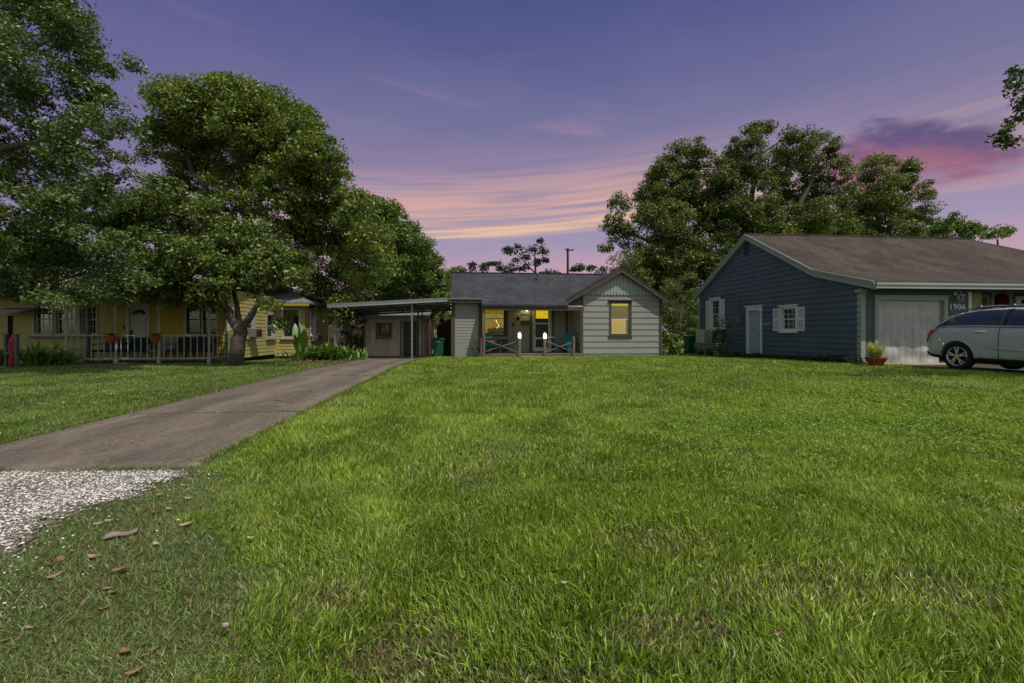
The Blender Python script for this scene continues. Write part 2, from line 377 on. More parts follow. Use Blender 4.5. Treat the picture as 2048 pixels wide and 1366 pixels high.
# driveway slab with joints
def drvmat(name, c1, c2, joints=()):
    m_ = bpy.data.materials.new(name); m_.use_nodes = True; q = NT(m_.node_tree); b = q.n['Principled BSDF']
    t = q.new('ShaderNodeTexCoord').outputs['Object']; sp = q.new('ShaderNodeSeparateXYZ'); q.l.new(t, sp.inputs[0])
    n = q.noise(q.mapv(t, sc=(1.6, .38, 1)), 1.5, 7, .66, .6)
    c = q.mix(q.ss(n, .36, .68), c1, c2)
    c = q.mix(q.ss(q.noise(t, 4.3, 6, .7, .5), .5, .72, 0, .55), c, tuple(x*.45 for x in c1[:3])+(1,))
    c = q.mix(q.ss(q.noise(t, 26, 5, .8), .42, .66, 0, .55), c, tuple(min(1, x*1.5) for x in c2[:3])+(1,))
    c = q.mix(q.ss(q.noise(q.mapv(t, loc=(3,1,0)), 17, 5, .85), .5, .7, 0, .5), c, tuple(x*.5 for x in c1[:3])+(1,))
    c = q.mix(q.ss(q.noise(t, 130, 2, .8), .52, .8, 0, .6), c, tuple(min(1, x*2.2) for x in c2[:3])+(1,))
    c = q.mix(q.ss(q.noise(t, 220, 2, .8), .55, .8, 0, .7), c, tuple(x*.3 for x in c1[:3])+(1,))
    w = q.m('MULTIPLY', q.m('SUBTRACT', q.noise(t, 2.5, 4, .6), .5), .25)
    for jy in joints:
        d = q.m('ABSOLUTE', q.m('ADD', q.m('SUBTRACT', sp.outputs[1], jy), q.m('MULTIPLY', w, .35)))
        c = q.mix(q.ss(d, .03, .008, 0, .85), c, (.03,.028,.018,1))
    for (cx_, sc_, w0) in ((.37, .55, .012), (.71, .9, .008)):
        vr = q.new('ShaderNodeTexVoronoi', feature='DISTANCE_TO_EDGE'); q.put(vr.inputs['Vector'], q.mapv(t, loc=(cx_, 0, 0), sc=(sc_, sc_*.45, 1))); q.put(vr.inputs['Scale'], 1.)
        c = q.mix(q.m('MULTIPLY', q.ss(vr.outputs[0], w0, 0, 0, .7), q.ss(q.noise(t, .8, 3, .6), .5, .6)), c, (.02,.018,.014,1))
    for tx in (-3.95, -2.85):
        c = q.mix(q.m('MULTIPLY', q.ss(q.m('ABSOLUTE', q.m('SUBTRACT', sp.outputs[0], tx)), .38, .05, 0, .45), q.ss(q.noise(q.mapv(t, sc=(2., .5, 1)), 1.7, 5, .7), .35, .6)), c, (.045,.040,.038,1))
    # pale worn rim along both edges
    e = q.m('ABSOLUTE', q.m('ADD', q.m('SUBTRACT', sp.outputs[0], -3.4), q.m('MULTIPLY', w, .2)))
    c = q.mix(q.ss(e, 1.04, 1.13, 0, .5), c, (.26,.20,.15,1))
    q.l.new(c, b.inputs['Base Color']); b.inputs['Roughness'].default_value = .85; b.inputs['Specular IOR Level'].default_value = .25
    bn = q.new('ShaderNodeBump'); bn.inputs['Strength'].default_value = .5; bn.inputs['Distance'].default_value = .006
    q.put(bn.inputs['Height'], q.noise(t, 120, 4, .7)); q.l.new(bn.outputs[0], b.inputs['Normal']); return m_
dm = drvmat('old_concrete', (.084,.066,.052,1), (.160,.130,.102,1), (6.4, 11.3, 16.2))
ys = np.concatenate([np.arange(3.95, 22.4, .15), [22.45]]); vs = []; fs = []
def slab(name, xl, xr, ys, mt, h=.018, sx=10, jag=.02):
    V = []; n = sx+3
    for j, y in enumerate(ys):
        a = xl+(vnoise(xl, y, .35, 21)-.5)*2*jag; c = xr+(vnoise(xr, y, .35, 22)-.5)*2*jag
        y2 = y-(.10*(1-0) if False else 0)
        for i, u in enumerate([0]+list(np.linspace(0, 1, n-2))+[1]):
            x = a+(c-a)*u; z = gzn(y)+h-(.12 if i in (0, n-1) or j in (0, len(ys)-1) else 0)
            V.append((x, y+(-.05*(x-xl) if j < 2 and ys[0] < 5 else 0)+(.0 if j else -.002), z))
    V = np.array(V, float); m_ = len(ys); i = (np.arange(m_-1)[:, None]*n+np.arange(n-1)[None, :]).ravel()
    o = npmesh(name, V, np.stack([i, i+1, i+n+1, i+n], 1), mt); tag(o, kind='structure'); return o
slab('driveway', -4.55, -2.25, np.concatenate([[4.0], np.arange(4.002, 22.4, .15)]), dm)
slab('carport_floor', -5.9, -1.0, np.arange(22.42, 25.2, .3), M['conc'], jag=.0)
slab('side_driveway', 13.75, 19.5, np.arange(-30, 13.3, .5), mat('drive_asphalt', (.06,.058,.062), .9, .2, .5, 3, .4, 80), h=.01)
slab('garage_apron', 12.95, 16.6, np.array([13.32, 13.45, 13.6, 13.9]), mat('pink_concrete', (.33,.24,.20), .9, .2, .4, 3, .2, 60), h=.035, jag=0)

# shell gravel apron
def gedge(y): return -2.30+(fbm(y, y*0+3, .5, 31)-.5)*.5+(vnoise(y, y*0+1, .09, 35)-.5)*.12+np.clip(2.9-y, 0, 9)*.12
def ingravel(x, y): return (y < 3.98-.05*(x+4.55)) & (x < gedge(y))
bm_ = mat('shell_dust', (.17,.14,.11), .95, .1, .8, 6, .8, 60, col2=(.08,.06,.045))
V, F = grid(np.arange(-9, -1.7, .05), np.arange(-2, 4.0, .05), lambda X, Y: gzn(Y)+.006+(vnoise(X, Y, .2, 33)-.5)*.01)
ctr = V[F].mean(1); kp = ingravel(ctr[:, 0]-.05, ctr[:, 1]+.02); kp &= ctr[:,0] < gedge(ctr[:,1])-.05+.16*(rng.random(len(ctr))-.5)
F = F[kp]
tag(npmesh('gravel_bed', V, F, bm_), kind='structure')
gv = bpy.data.materials.new('white_shell'); gv.use_nodes = True; q = NT(gv.node_tree); b = q.n['Principled BSDF']
q.l.new(q.new('ShaderNodeAttribute', attribute_name='col').outputs['Color'], b.inputs['Base Color']); b.inputs['Roughness'].default_value = .8
def stones(n, x0, x1, y0, y1, s0, s1, keep, dens=None):
    x = rng.uniform(x0, x1, n); y = rng.uniform(y0, y1, n); kp = keep(x, y)
    if dens is not None: kp &= rng.random(n) < dens(x, y)
    x = x[kp]; y = y[kp]; n = len(x)
    s_ = s0*(s1/s0)**(rng.random(n)**1.8)
    tmpl = np.array([[1,0,-.1],[.3,.9,0],[-.8,.6,-.1],[-.9,-.5,0],[.2,-1,-.1],[.1,.1,.55],[-.3,.2,.5]], float)
    V = np.repeat(tmpl[None], n, 0)*(1+rng.uniform(-.35, .35, (n, 7, 3)))
    a = rng.uniform(0, 6.28, n); ca, sa = np.cos(a), np.sin(a)
    V = np.stack([V[...,0]*ca[:,None]-V[...,1]*sa[:,None]*.7, V[...,0]*sa[:,None]+V[...,1]*ca[:,None]*.7, V[...,2]*rng.uniform(.4,1.1,n)[:,None]], -1)
    V *= s_[:,None,None]; V += np.stack([x, y, gzn(y)+.012+s_*.1], 1)[:,None,:]
    f = np.array([[0,1,5],[1,2,6],[1,6,5],[2,3,6],[3,4,6],[4,5,6],[4,0,5]])
    F = (f[None]+7*np.arange(n)[:,None,None]).reshape(-1, 3)
    g = rng.uniform(.34, .74, n)[:,None]*np.array([[1,.97,.91]]); br = rng.random(n) < .22
    g[br] = rng.uniform(.10, .28, (br.sum(),1))*np.array([[1,.8,.66]])
    return V.reshape(-1, 3), F, np.repeat(g, 7, 0)
dn = lambda x, y: .22+.85*fbm(x, y, .45, 41)-.75*np.clip((x-gedge(y)+.25)/.25, 0, 1)-.9*np.exp(-(((x+3.9)/.35)**2+((y-3.62)/.12)**2))-.5*(y > 3.85)
A = stones(300000, -7.5, -1.7, .6, 4.25, .0026, .0115, ingravel, dn)
B = stones(6000, -4.5, -1.0, 1.2, 3.9, .003, .010, lambda x, y: (x > gedge(y)) & (rng.random(len(x)) < np.exp(-(x-gedge(y))/.13)))
C = stones(160, -4.4, -2.4, 4.05, 6.4, .004, .015, lambda x, y: rng.random(len(x)) < np.exp(-(y-4)/.8))
vo = 0; VV = []; FF = []; CC = []
for (v_, f_, c_) in (A, B, C): VV.append(v_); FF.append(f_+vo); CC.append(c_); vo += len(v_)
tag(npmesh('shell_gravel', np.concatenate(VV), np.concatenate(FF), gv, col=np.concatenate(CC)), 'crushed white shell gravel at the near end of the driveway', 'gravel', kind='stuff')

# ---------------------------------------------------------------- grass
def xline(y): return -2.2+(4.2-y)*(1.6/2.9)
def allowed(x, y):
    k_ = ~((x > -4.56) & (x < -2.24) & (y > 4.02-.05*(x+4.55)+.07*fbm(x, x*0, .15, 91)) & (y < 25))
    k_ &= ~((x > -.92) & (x < 9.7) & (y > 21.75)); k_ &= ~((x > 12.8) & (y > 13.3)); k_ &= ~((x > 13.8) & (y < 13.4))
    k_ &= ~((x < -8.85) & (y > 16.2)); k_ &= ~((x < -7.5) & (y > 21.6)); k_ &= ~((x > -5.9) & (x < -.9) & (y > 22.4))
    k_ &= ~(ingravel(x, y) & (rng.random(len(x)) > .02+.35*np.clip(1+(x-gedge(y))/.22, 0, 1)+.45*np.clip((y+.05*(x+4.55)-3.86)/.08, 0, 1)*(fbm(x, x*0, .25, 92) > .42)+.5*np.exp(-(((x+3.9)/.35)**2+((y-3.62)/.12)**2))))
    return k_
PATCH = [(1.42,1.83,.5,.22), (1.0,2.3,.35,.22), (-.21,1.6,.22,.2), (.75,1.62,.3,.12), (2.0,1.75,.3,.2), (.1,1.4,.4,.1), (-.55,1.95,.2,.15), (9.3,9.3,.45,1.0), (9.6,8.0,.4,.8), (9.9,7.0,.35,.6), (3.7,7.6,.8,.15), (8.2,10.2,.6,.4)]
def thin(x, y):
    v = np.zeros(len(x))
    for cx, cy, rx, ry in PATCH:
        v = np.maximum(v, np.exp(-(((x-cx)/rx)**2+((y-cy)/ry)**2)**1.5))
    v = v*(.55+.9*fbm(x, y, .12, 61))
    v = np.maximum(v, np.clip((fbm(x, y, .8, 63)-.70)*4, 0, .6)*(y < 12))
    return np.clip(v, 0, 1)
def blades(t0, t1, per_m2, w0, hs, seg, grow=1.0):
    n = int((t1*t1-t0*t0)/2*3.1*per_m2)
    t = np.sqrt(rng.uniform(t0*t0, t1*t1, n)); u = rng.uniform(-1.55, 1.55, n)
    x = t*(SA+u*CA); y = t*(CA-u*SA)
    kp = allowed(x, y); x = x[kp]; y = y[kp]; t = t[kp]; n = len(x)
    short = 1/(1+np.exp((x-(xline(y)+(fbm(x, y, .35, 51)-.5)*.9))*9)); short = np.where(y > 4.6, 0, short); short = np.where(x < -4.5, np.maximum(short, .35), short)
    th = thin(x, y)
    kp = rng.random(n) > th*.6; x, y, t, short, th = [a_[kp] for a_ in (x, y, t, short, th)]; n = len(x)
    cl = fbm(x, y, .45, 52); big = fbm(x, y, 2.4, 53)
    h = hs*(.55+.65*rng.random(n)**.8)*(.62+.75*cl)*(1-.76*short)*(1-.5*th)*(.8+.4*big)
    edge = (np.abs(x+2.15) < .12) | (np.abs(x+4.65) < .12); h = np.where(edge & (y > 4), h*.6, h)
    w = w0*rng.uniform(.6, 1.35, n)*(1-.6*short)
    ph = rng.uniform(0, 6.28, n)+0*x; flow = fbm(x, y, .8, 54)*12.6
    lean = rng.uniform(.05, .85, n)**1.5*(1+.6*short)*np.clip(1.15-.0*t, 0, 9)
    lx = np.cos(ph)*lean+np.cos(flow)*.20; ly = np.sin(ph)*lean+np.sin(flow)*.20
    fa = rng.uniform(0, 6.28, n); wx = np.cos(fa)*w/2; wy = np.sin(fa)*w/2; zb = gzn(y)+(vnoise(x, y, 1.3, 5)-.5)*.02*(y < 25)-.004
    rows = []
    for i in range(seg):
        s_ = i/seg; k_ = (1-s_*s_*.75); bend = s_**1.8
        cx = x+lx*h*bend; cy = y+ly*h*bend; cz = zb+h*(s_-.28*s_*s_*np.minimum(1.6, np.hypot(lx, ly)))
        rows += [np.stack([cx-wx*k_, cy-wy*k_, cz], 1), np.stack([cx+wx*k_, cy+wy*k_, cz], 1)]
    rows.append(np.stack([x+lx*h, y+ly*h, zb+h*(1-.28*np.minimum(1.6, np.hypot(lx, ly)))], 1))
    nv = 2*seg+1; V = np.stack(rows, 1).reshape(-1, 3); f = []
    for i in range(seg-1): f += [[2*i,2*i+1,2*i+3],[2*i,2*i+3,2*i+2]]
    f.append([2*seg-2, 2*seg-1, 2*seg]); F = (np.array(f)[None]+nv*np.arange(n)[:,None,None]).reshape(-1, 3)
    # colour differences from blade to blade and tuft to tuft, painted shade and highlights included
    A1 = np.array([.158,.245,.028]); A2 = np.array([.36,.45,.062]); A3 = np.array([.080,.138,.024]); A4 = np.array([.36,.33,.13])
    m1 = np.clip(cl*1.1-.15+rng.normal(0, .22, n), 0, 1)[:,None]
    c = A1*(1-m1)+A2*m1
    d_ = np.clip((.5-big)*2.2+rng.normal(0, .2, n), 0, 1)[:,None]; c = c*(1-d_*.5)+A3*d_*.5
    c = c*(1-.45*short[:,None])+np.array([.14,.20,.07])*.45*short[:,None]
    left = (x < -4.6)[:,None]; c = np.where(left, c*np.array([.72,.80,1.0]), c)  # lawn left of the driveway: shadow put into the blade colour
    dead = rng.random(n) < (.035+.35*th+.08*short); c[dead] = A4*rng.uniform(.4, 1.1, (dead.sum(), 1))
    c *= rng.uniform(.45, 1.6, (n, 1)); hi = rng.random(n) < .02; c[hi] = np.array([.50,.54,.30])  # scattered pale blades imitate glossy highlights by colour
    return V, F, np.repeat(c, nv, 0)
def tufts(n):
    return None
def lawn(sets):
    VV = []; FF = []; CC = []; vo = 0
    for a_ in sets:
        v_, f_, c_ = blades(*a_); VV.append(v_); FF.append(f_+vo); CC.append(c_); vo += len(v_)
    return np.concatenate(VV), np.concatenate(FF), np.concatenate(CC)
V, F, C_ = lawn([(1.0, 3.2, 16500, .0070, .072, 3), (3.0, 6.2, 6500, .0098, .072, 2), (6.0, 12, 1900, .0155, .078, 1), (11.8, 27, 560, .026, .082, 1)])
def jtuft(n, x, y, hs, ws, cc):
    global V, F, C_
    z = gzn(y)+.012; h = hs*rng.uniform(.4, 1.3, n); a_ = rng.uniform(0, 6.28, n); a2 = rng.uniform(0, 6.28, n); l_ = rng.uniform(.2, 1.2, n)*h
    v_ = np.stack([np.stack([x-np.cos(a_)*ws, y-np.sin(a_)*ws, z], 1), np.stack([x+np.cos(a_)*ws, y+np.sin(a_)*ws, z], 1), np.stack([x+np.cos(a2)*l_, y+np.sin(a2)*l_, z+h], 1)], 1).reshape(-1, 3)
    F = np.concatenate([F, np.arange(3*n).reshape(-1, 3)+len(V)]); V = np.concatenate([V, v_]); C_ = np.concatenate([C_, np.repeat(np.array(cc)*rng.uniform(.5, 1.5, (n,1)), 3, 0)])
for (jy, xa, xb, n_) in ((11.3, -4.5, -2.3, 420), (6.4, -4.3, -3.2, 90), (6.42, -2.7, -2.3, 60), (16.2, -4.5, -2.3, 160)):
    x_ = rng.uniform(xa, xb, n_); kp = vnoise(x_, x_*0+jy, .18, 95) > .45; x_ = x_[kp]; jtuft(len(x_), x_, jy+rng.normal(0, .02, len(x_)), .035, .006, (.15,.20,.05))
x_ = rng.uniform(-6.5, -2.2, 2600); y_ = 3.97-.05*(x_+4.55)+rng.normal(0, .035, 2600); kp = (vnoise(x_, x_*0+1, .22, 96) > .42); x_ = x_[kp]; y_ = y_[kp]; jtuft(len(x_), x_, y_, .028, .0028, (.13,.19,.05))
for xe in (-4.56, -2.24):
    x_ = xe+rng.normal(0, .025, 9000); y_ = rng.uniform(4, 22, 9000); jtuft(9000, x_, y_, .04, .005, (.15,.20,.04))
n = 230000; x = rng.uniform(-3.2, 3.2, n); y = rng.uniform(.6, 4.6, n); x[:90000] = rng.uniform(-3.2, .6, 90000); kp = allowed(x, y) & ((x < xline(y)+.45+(fbm(x, y, .35, 51)-.5)*.9) | (thin(x, y) > .22)); kp &= rng.random(n) < .45+.9*fbm(x, y, .3, 81)
x = x[kp]; y = y[kp]; n = len(x); hh = rng.uniform(.010, .032, n); a_ = rng.uniform(0, 6.28, n); w_ = rng.uniform(.0018, .0042, n); l_ = rng.uniform(.2, 1.6, n); a2 = rng.uniform(0, 6.28, n); zb = gzn(y)+(vnoise(x, y, 1.3, 5)-.5)*.02
V2 = np.stack([np.stack([x-np.cos(a_)*w_, y-np.sin(a_)*w_, zb], 1), np.stack([x+np.cos(a_)*w_, y+np.sin(a_)*w_, zb], 1), np.stack([x+np.cos(a2)*l_*hh, y+np.sin(a2)*l_*hh, zb+hh], 1)], 1).reshape(-1, 3)
F2 = np.arange(3*n).reshape(-1, 3)+len(V); m2 = fbm(x, y, .25, 83)[:,None]; c2 = np.array([.12,.20,.055])*(1-m2)+np.array([.20,.26,.10])*m2; br = rng.random(n) < .16+.3*thin(x, y); c2[br] = np.array([.28,.19,.11])*rng.uniform(.5, 1.2, (br.sum(),1)); c2 *= rng.uniform(.6, 1.4, (n,1))
V = np.concatenate([V, V2]); F = np.concatenate([F, F2]); C_ = np.concatenate([C_, np.repeat(c2, 3, 0)])
print('blades verts', len(V))
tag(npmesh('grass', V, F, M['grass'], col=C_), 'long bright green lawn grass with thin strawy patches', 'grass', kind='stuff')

# low broad-leaved weeds through the middle of the lawn
def flatleaves(n, cx, cy, rx, ry, ls, col, zr=(.05,.11)):
    x = rng.normal(cx, rx, n); y = rng.normal(cy, ry, n); kp = allowed(x, y); x = x[kp]; y = y[kp]; n = len(x)
    z = gzn(y)+rng.uniform(zr[0], zr[1], n); a = rng.uniform(0, 6.28, n); L = ls*rng.uniform(.6, 1.3, n); tl = rng.uniform(-.5, .5, n)
    d = np.stack([np.cos(a)*L, np.sin(a)*L, tl*L], 1); s_ = np.stack([-np.sin(a)*L*.32, np.cos(a)*L*.32, rng.uniform(-.15,.15,n)*L], 1); p = np.stack([x,y,z],1)
    V = np.stack([p-d, p+s_, p+d, p-s_], 1).reshape(-1, 3); F = np.array([[0,1,2,3]])+4*np.arange(n)[:,None]
    c = np.array(col)*rng.uniform(.6, 1.4, (n,1)); return V, F, np.repeat(c, 4, 0)
VV=[];FF=[];CC=[];vo=0
for a_ in [(5200,4.6,5.0,1.5,.9,.021,(.20,.32,.025)), (4200,6.8,6.4,1.6,.9,.024,(.22,.33,.025)), (2600,3.0,4.6,1.0,.6,.017,(.18,.30,.03)), (900,2.6,2.9,1.2,.5,.02,(.16,.26,.04)), (900,9.5,8.4,.45,.9,.025,(.26,.32,.12)), (350,4.2,8.6,.8,.3,.03,(.2,.28,.10))]:
    v_, f_, c_ = flatleaves(*a_); VV.append(v_); FF.append(f_+vo); CC.append(c_); vo += len(v_)
tag(npmesh('ground_cover', np.concatenate(VV), np.concatenate(FF), M['grass'], col=np.concatenate(CC)), 'low broad leaved weeds spreading through the lawn', 'weeds', kind='stuff')
# ---------------------------------------------------------------- wall helpers
class Pl:
    def __init__(s, org, ad, nd): s.o = Vector(org); s.a = Vector(ad); s.n = Vector(nd)
    def __call__(s, a, z, d=0.): return s.o+s.a*a+s.n*d+Vector((0,0,z))
    def box(s, mb, a0, a1, z0, z1, d0, d1):
        vs = [s(a, z, d) for d in (d0, d1) for z in (z0, z1) for a in (a0, a1)]
        mb.add(vs, [(0,2,3,1), (4,5,7,6), (0,1,5,4), (2,6,7,3), (0,4,6,2), (1,3,7,5)]); return mb
def front(Y): return Pl((0,Y,0), (1,0,0), (0,-1,0))
def leftf(X): return Pl((X,0,0), (0,1,0), (-1,0,0))
def rightf(X): return Pl((X,0,0), (0,1,0), (1,0,0))
def lapwall(mb, pl, poly, expo, holes=(), prot=.02, z_start=None, jit=0):
    zs = sorted({round(z, 4) for _, z in poly}|{round(h[2], 4) for h in holes}|{round(h[3], 4) for h in holes})
    z0 = min(z for _, z in poly); z1 = max(z for _, z in poly); zr = z_start if z_start is not None else z0
    rows = list(np.arange(zr, z1+expo, expo)); cuts = sorted(set([z for z in zs if z0 <= z <= z1]+[round(float(r), 4) for r in rows if z0 < r < z1]))
    def span(z):
        xs = []
        for i in range(len(poly)):
            (a0, b0), (a1, b1) = poly[i], poly[(i+1) % len(poly)]
            if (b0-z)*(b1-z) < 0: xs.append(a0+(a1-a0)*(z-b0)/(b1-b0))
        return (min(xs), max(xs)) if len(xs) >= 2 else None
    for za, zb in zip(cuts[:-1], cuts[1:]):
        if zb-za < 2e-3: continue
        e = (zb-za)*1e-3; s0 = span(za+e); s1 = span(zb-e)
        if not s0 or not s1: continue
        r = math.floor((za-zr+1e-4)/expo)*expo+zr; fa = (za-r)/expo; fb = (zb-r)/expo
        pa = prot*(1-.8*fa); pb = prot*(1-.8*fb)
        hs = sorted([(h[0], h[1]) for h in holes if h[2] < zb-1e-4 and h[3] > za+1e-4]); segs = []; c = None
        lo = 0.
        cuts_a = [(-1e9, None)]
        bounds = [None]+[x for h in hs for x in h]+[None]
        for i in range(0, len(bounds), 2):
            L, Rr = bounds[i], bounds[i+1]
            a0 = s0[0] if L is None else L; a1 = s0[1] if Rr is None else Rr
            c0 = s1[0] if L is None else L; c1 = s1[1] if Rr is None else Rr
            if a1-a0 < 1e-3 and c1-c0 < 1e-3: continue
            mb.face([pl(a0, za, pa), pl(a1, za, pa), pl(c1, zb, pb), pl(c0, zb, pb)])
            if fa < .01: mb.face([pl(a0, za, pa), pl(a1, za, pa), pl(a1, za, 0), pl(a0, za, 0)])
def window(house, pl, a0, a1, z0, z1, trim, tw=.09, sash=None, style='dark', hood=.0, sill=True, grid_=False, name='window', sashw=.045, meet=.5):
    """opening a0..a1,z0..z1; frame proud of the wall, sashes, pane, whatever hangs behind it"""
    sash = sash or trim
    f = MB(); pl.box(f, a0-tw, a0, z0-tw, z1+tw, -.09, .045); pl.box(f, a1, a1+tw, z0-tw, z1+tw, -.09, .045)
    pl.box(f, a0, a1, z1, z1+tw, -.09, .043); pl.box(f, a0, a1, z0-tw, z0, -.09, .043)
    w = f.build(name, trim, house)
    if sill:
        f = MB(); pl.box(f, a0-tw-.04, a1+tw+.04, z0-tw-.035, z0-tw+.012, -.01, .10); f.build('sill', trim, w)
    if hood:
        f = MB(); pl.box(f, a0-tw-.05, a1+tw+.05, z1+tw, z1+tw+.05, -.01, hood); f.build('hood', trim, w)
    zm = z0+(z1-z0)*meet
    for (lo, hi, d) in ((zm-.02, z1, -.055), (z0, zm+.02, -.075)):
        f = MB(); s_ = sashw
        pl.box(f, a0, a0+s_, lo, hi, d-.025, d); pl.box(f, a1-s_, a1, lo, hi, d-.025, d)
        pl.box(f, a0+s_, a1-s_, hi-s_, hi, d-.023, d-.002); pl.box(f, a0+s_, a1-s_, lo, lo+s_, d-.023, d-.002)
        if grid_:
            for i in (1, 2):
                a = a0+(a1-a0)*i/3; pl.box(f, a-.008, a+.008, lo+s_, hi-s_, d-.018, d-.006)
            pl.box(f, a0+s_, a1-s_, (lo+hi)/2-.008, (lo+hi)/2+.008, d-.016, d-.008)
        f.build('sash', sash, w)
    f = MB(); pl.box(f, a0, a1, z0, z1, -.090, -.084); f.build('pane', M['glass'], w)
    def back(nm, mt, A0, A1, Z0, Z1, d):
        f = MB(); pl.box(f, A0, A1, Z0, Z1, d-.01, d); f.build(nm, mt, w)
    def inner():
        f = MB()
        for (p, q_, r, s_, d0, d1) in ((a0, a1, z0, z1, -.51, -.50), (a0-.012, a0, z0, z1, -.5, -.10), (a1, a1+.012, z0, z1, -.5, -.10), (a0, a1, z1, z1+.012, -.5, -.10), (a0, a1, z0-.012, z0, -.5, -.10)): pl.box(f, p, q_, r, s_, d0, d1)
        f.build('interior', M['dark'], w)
    if style == 'dark':
        back('blind', M['blind'], a0, a1, zm, z1, -.14); inner()
    elif style == 'curtain':
        f = MB(); n = 22
        for h_, (A0, A1) in enumerate(((a0, a0+(a1-a0)*.52), (a0+(a1-a0)*.56, a1))):
            for i in range(n):
                x0 = A0+(A1-A0)*i/n; x1 = A0+(A1-A0)*(i+1)/n; d0 = -.15+.03*math.sin(i*1.9); d1 = -.15+.03*math.sin((i+1)*1.9)
                f.face([pl(x0, z0, d0), pl(x1, z0, d1), pl(x1, z1, d1), pl(x0, z1, d0)])
        f.build('curtain', M['curtain'], w, fix=False); inner()
    return w
def roofplane(house, name, pts, mt, th=.09, holder=None):
    """pts: ccw polygon on the roof surface; thickness downward"""
    f = MB(); n = len(pts); top = [Vector(p) for p in pts]; bot = [p-Vector((0,0,th)) for p in top]
    f.add(top+bot, [tuple(range(n)), tuple(range(2*n-1, n-1, -1))]+[(i, (i+1)%n, (i+1)%n+n, i+n) for i in range(n)])
    return f.build(name, mt, house)

# ================================================================ grey house 1908
XL = XP(903.5, 22.6); GH = thing('grey_house', 'small pale grey cottage with charcoal roof, lit windows and porch number 1908', 'house', (XL, 22.6, -.1))
XB = XP(961, 22.6)      # right edge of the left bump
XG0 = XP(1162, 22.4); XG1 = XP(1322, 22.4); XGM = XP(1243, 22.1)
YB = 24.2; ZF = .06     # porch back wall, porch floor
pf = front(22.6); pg = front(22.4); pb = front(YB)
EZ = 2.72
f = MB(); lapwall(f, pf, [(XL, -.16), (XB, -.16), (XB, EZ), (XL, EZ)], .152, prot=.015, z_start=-.16); f.build('front_wall', M['grey_siding'], GH)
# gable wing: window opening
gy = 22.4; ga0 = XP(1222.5, gy); ga1 = XP(1258.5, gy); gz0 = ZP(1243, 667.5, gy); gz1 = ZP(1243, 606, gy)
ZS = ZP(1243, 590, gy)  # scalloped edge
f = MB(); lapwall(f, pg, [(XG0, -.16), (XG1, -.16), (XG1, ZS+.1), (XG0, ZS+.1)], .305, [(ga0, ga1, gz0, gz1)], prot=.034, z_start=-.27)
f.build('gable_wall', M['grey_siding'], GH)
f = MB()
PK = ZP(1243, 540, 22.2); slope = (PK-ZP(1335, 597, 22.2))/(XP(1335, 22.2)-XGM)
n = int((XG1-XG0)/.165)
for i in range(n):
    a0 = XG0+(XG1-XG0)*i/n; a1 = XG0+(XG1-XG0)*(i+1)/n-.016; am = (a0+a1)/2; zt = PK-.12-abs(am-XGM)*slope
    r = (a1-a0)/2; poly = [(am+r*math.cos(t_), ZS+r+r*math.sin(t_)*1.3) for t_ in np.linspace(math.pi, 2*math.pi, 7)]+[(a1, zt), (a0, zt)]
    d = .070+.006*(i % 2)
    f.prism(poly, lambda a, b, dd: pg(a, b, dd), .0, d)
    if zt > ZS+.12: pg.box(f, am-.012, am+.012, ZS+.06, zt-.02, d, d+.008)
f.build('gable_panel', mat('pale_green_gable_boards', (.33,.36,.33), .7, .3, .4, 3, .1, 30, col2=(.24,.27,.24)), GH)
# side walls and back
f = MB(); lapwall(f, leftf(XG0), [(22.4, -.16), (YB, -.16), (YB, 3.0), (22.4, 3.0)], .152, prot=.015, z_start=-.16)
lapwall(f, rightf(XG1), [(22.4, -.16), (29.3, -.16), (29.3, 2.8), (22.4, 2.8)], .305, prot=.03, z_start=-.27)
lapwall(f, leftf(XL), [(22.6, -.16), (29.3, -.16), (29.3, 2.7), (25.8, 4.35), (22.6, 2.78)], .152, prot=.015, z_start=-.16)
lapwall(f, rightf(XB), [(22.6, -.16), (YB, -.16), (YB, 3.3), (22.6, 2.72)], .152, prot=.015, z_start=-.16)
f.face([(XL, 29.3, -.16), (XG1, 29.3, -.16), (XG1, 29.3, 2.8), (XL, 29.3, 2.8)]); f.build('side_wall', M['grey_siding'], GH)
# porch back wall with window and door openings
wa0 = XP(963, YB)+.02; wa1 = XP(1008, YB); wz0 = ZP(985, 669, YB); wz1 = ZP(985, 617, YB)
da0 = XP(1068, YB); da1 = XP(1100, YB); dz1 = ZP(1080, 614, YB)
PW = M['grey_siding']
f = MB(); lapwall(f, pb, [(XB, ZF), (XG0, ZF), (XG0, 3.2), (XB, 3.2)], .152, [(wa0, wa1, wz0, wz1), (da0, da1, ZF-.01, dz1)], prot=.012, z_start=ZF); f.build('porch_wall', PW, GH)
# trim boards
f = MB()
for pl0, bx in ((pf, (XL-.02, XL+.16, -.15, EZ-.02, -.02, .045)), (pf, (XB-.10, XB+.03, -.15, EZ-.02, -.02, .047)), (pg, (XG0-.04, XG0+.10, -.15, 2.98, -.02, .06)), (pg, (XG1-.10, XG1+.04, -.15, 2.78, -.02, .06)), (pb, (XP(1059, YB), XP(1063.5, YB), ZF, 2.7, .005, .05)), (pb, (XP(1104.5, YB), XP(1108, YB), ZF, 2.7, .005, .05)), (pb, (XP(1131, YB), XP(1135, YB), ZF, 2.7, .005, .05))):
    f = MB(); pl0.box(f, *bx); f.build('trim_board', M['grey_trim'], GH)
f = MB(); pg.box(f, XG0+.10, XG1-.10, -.17, .06, -.01, .02); f.build('skirt_board', mat('grey_skirt', (.20,.21,.20), .8, .2, .4, 3), GH)
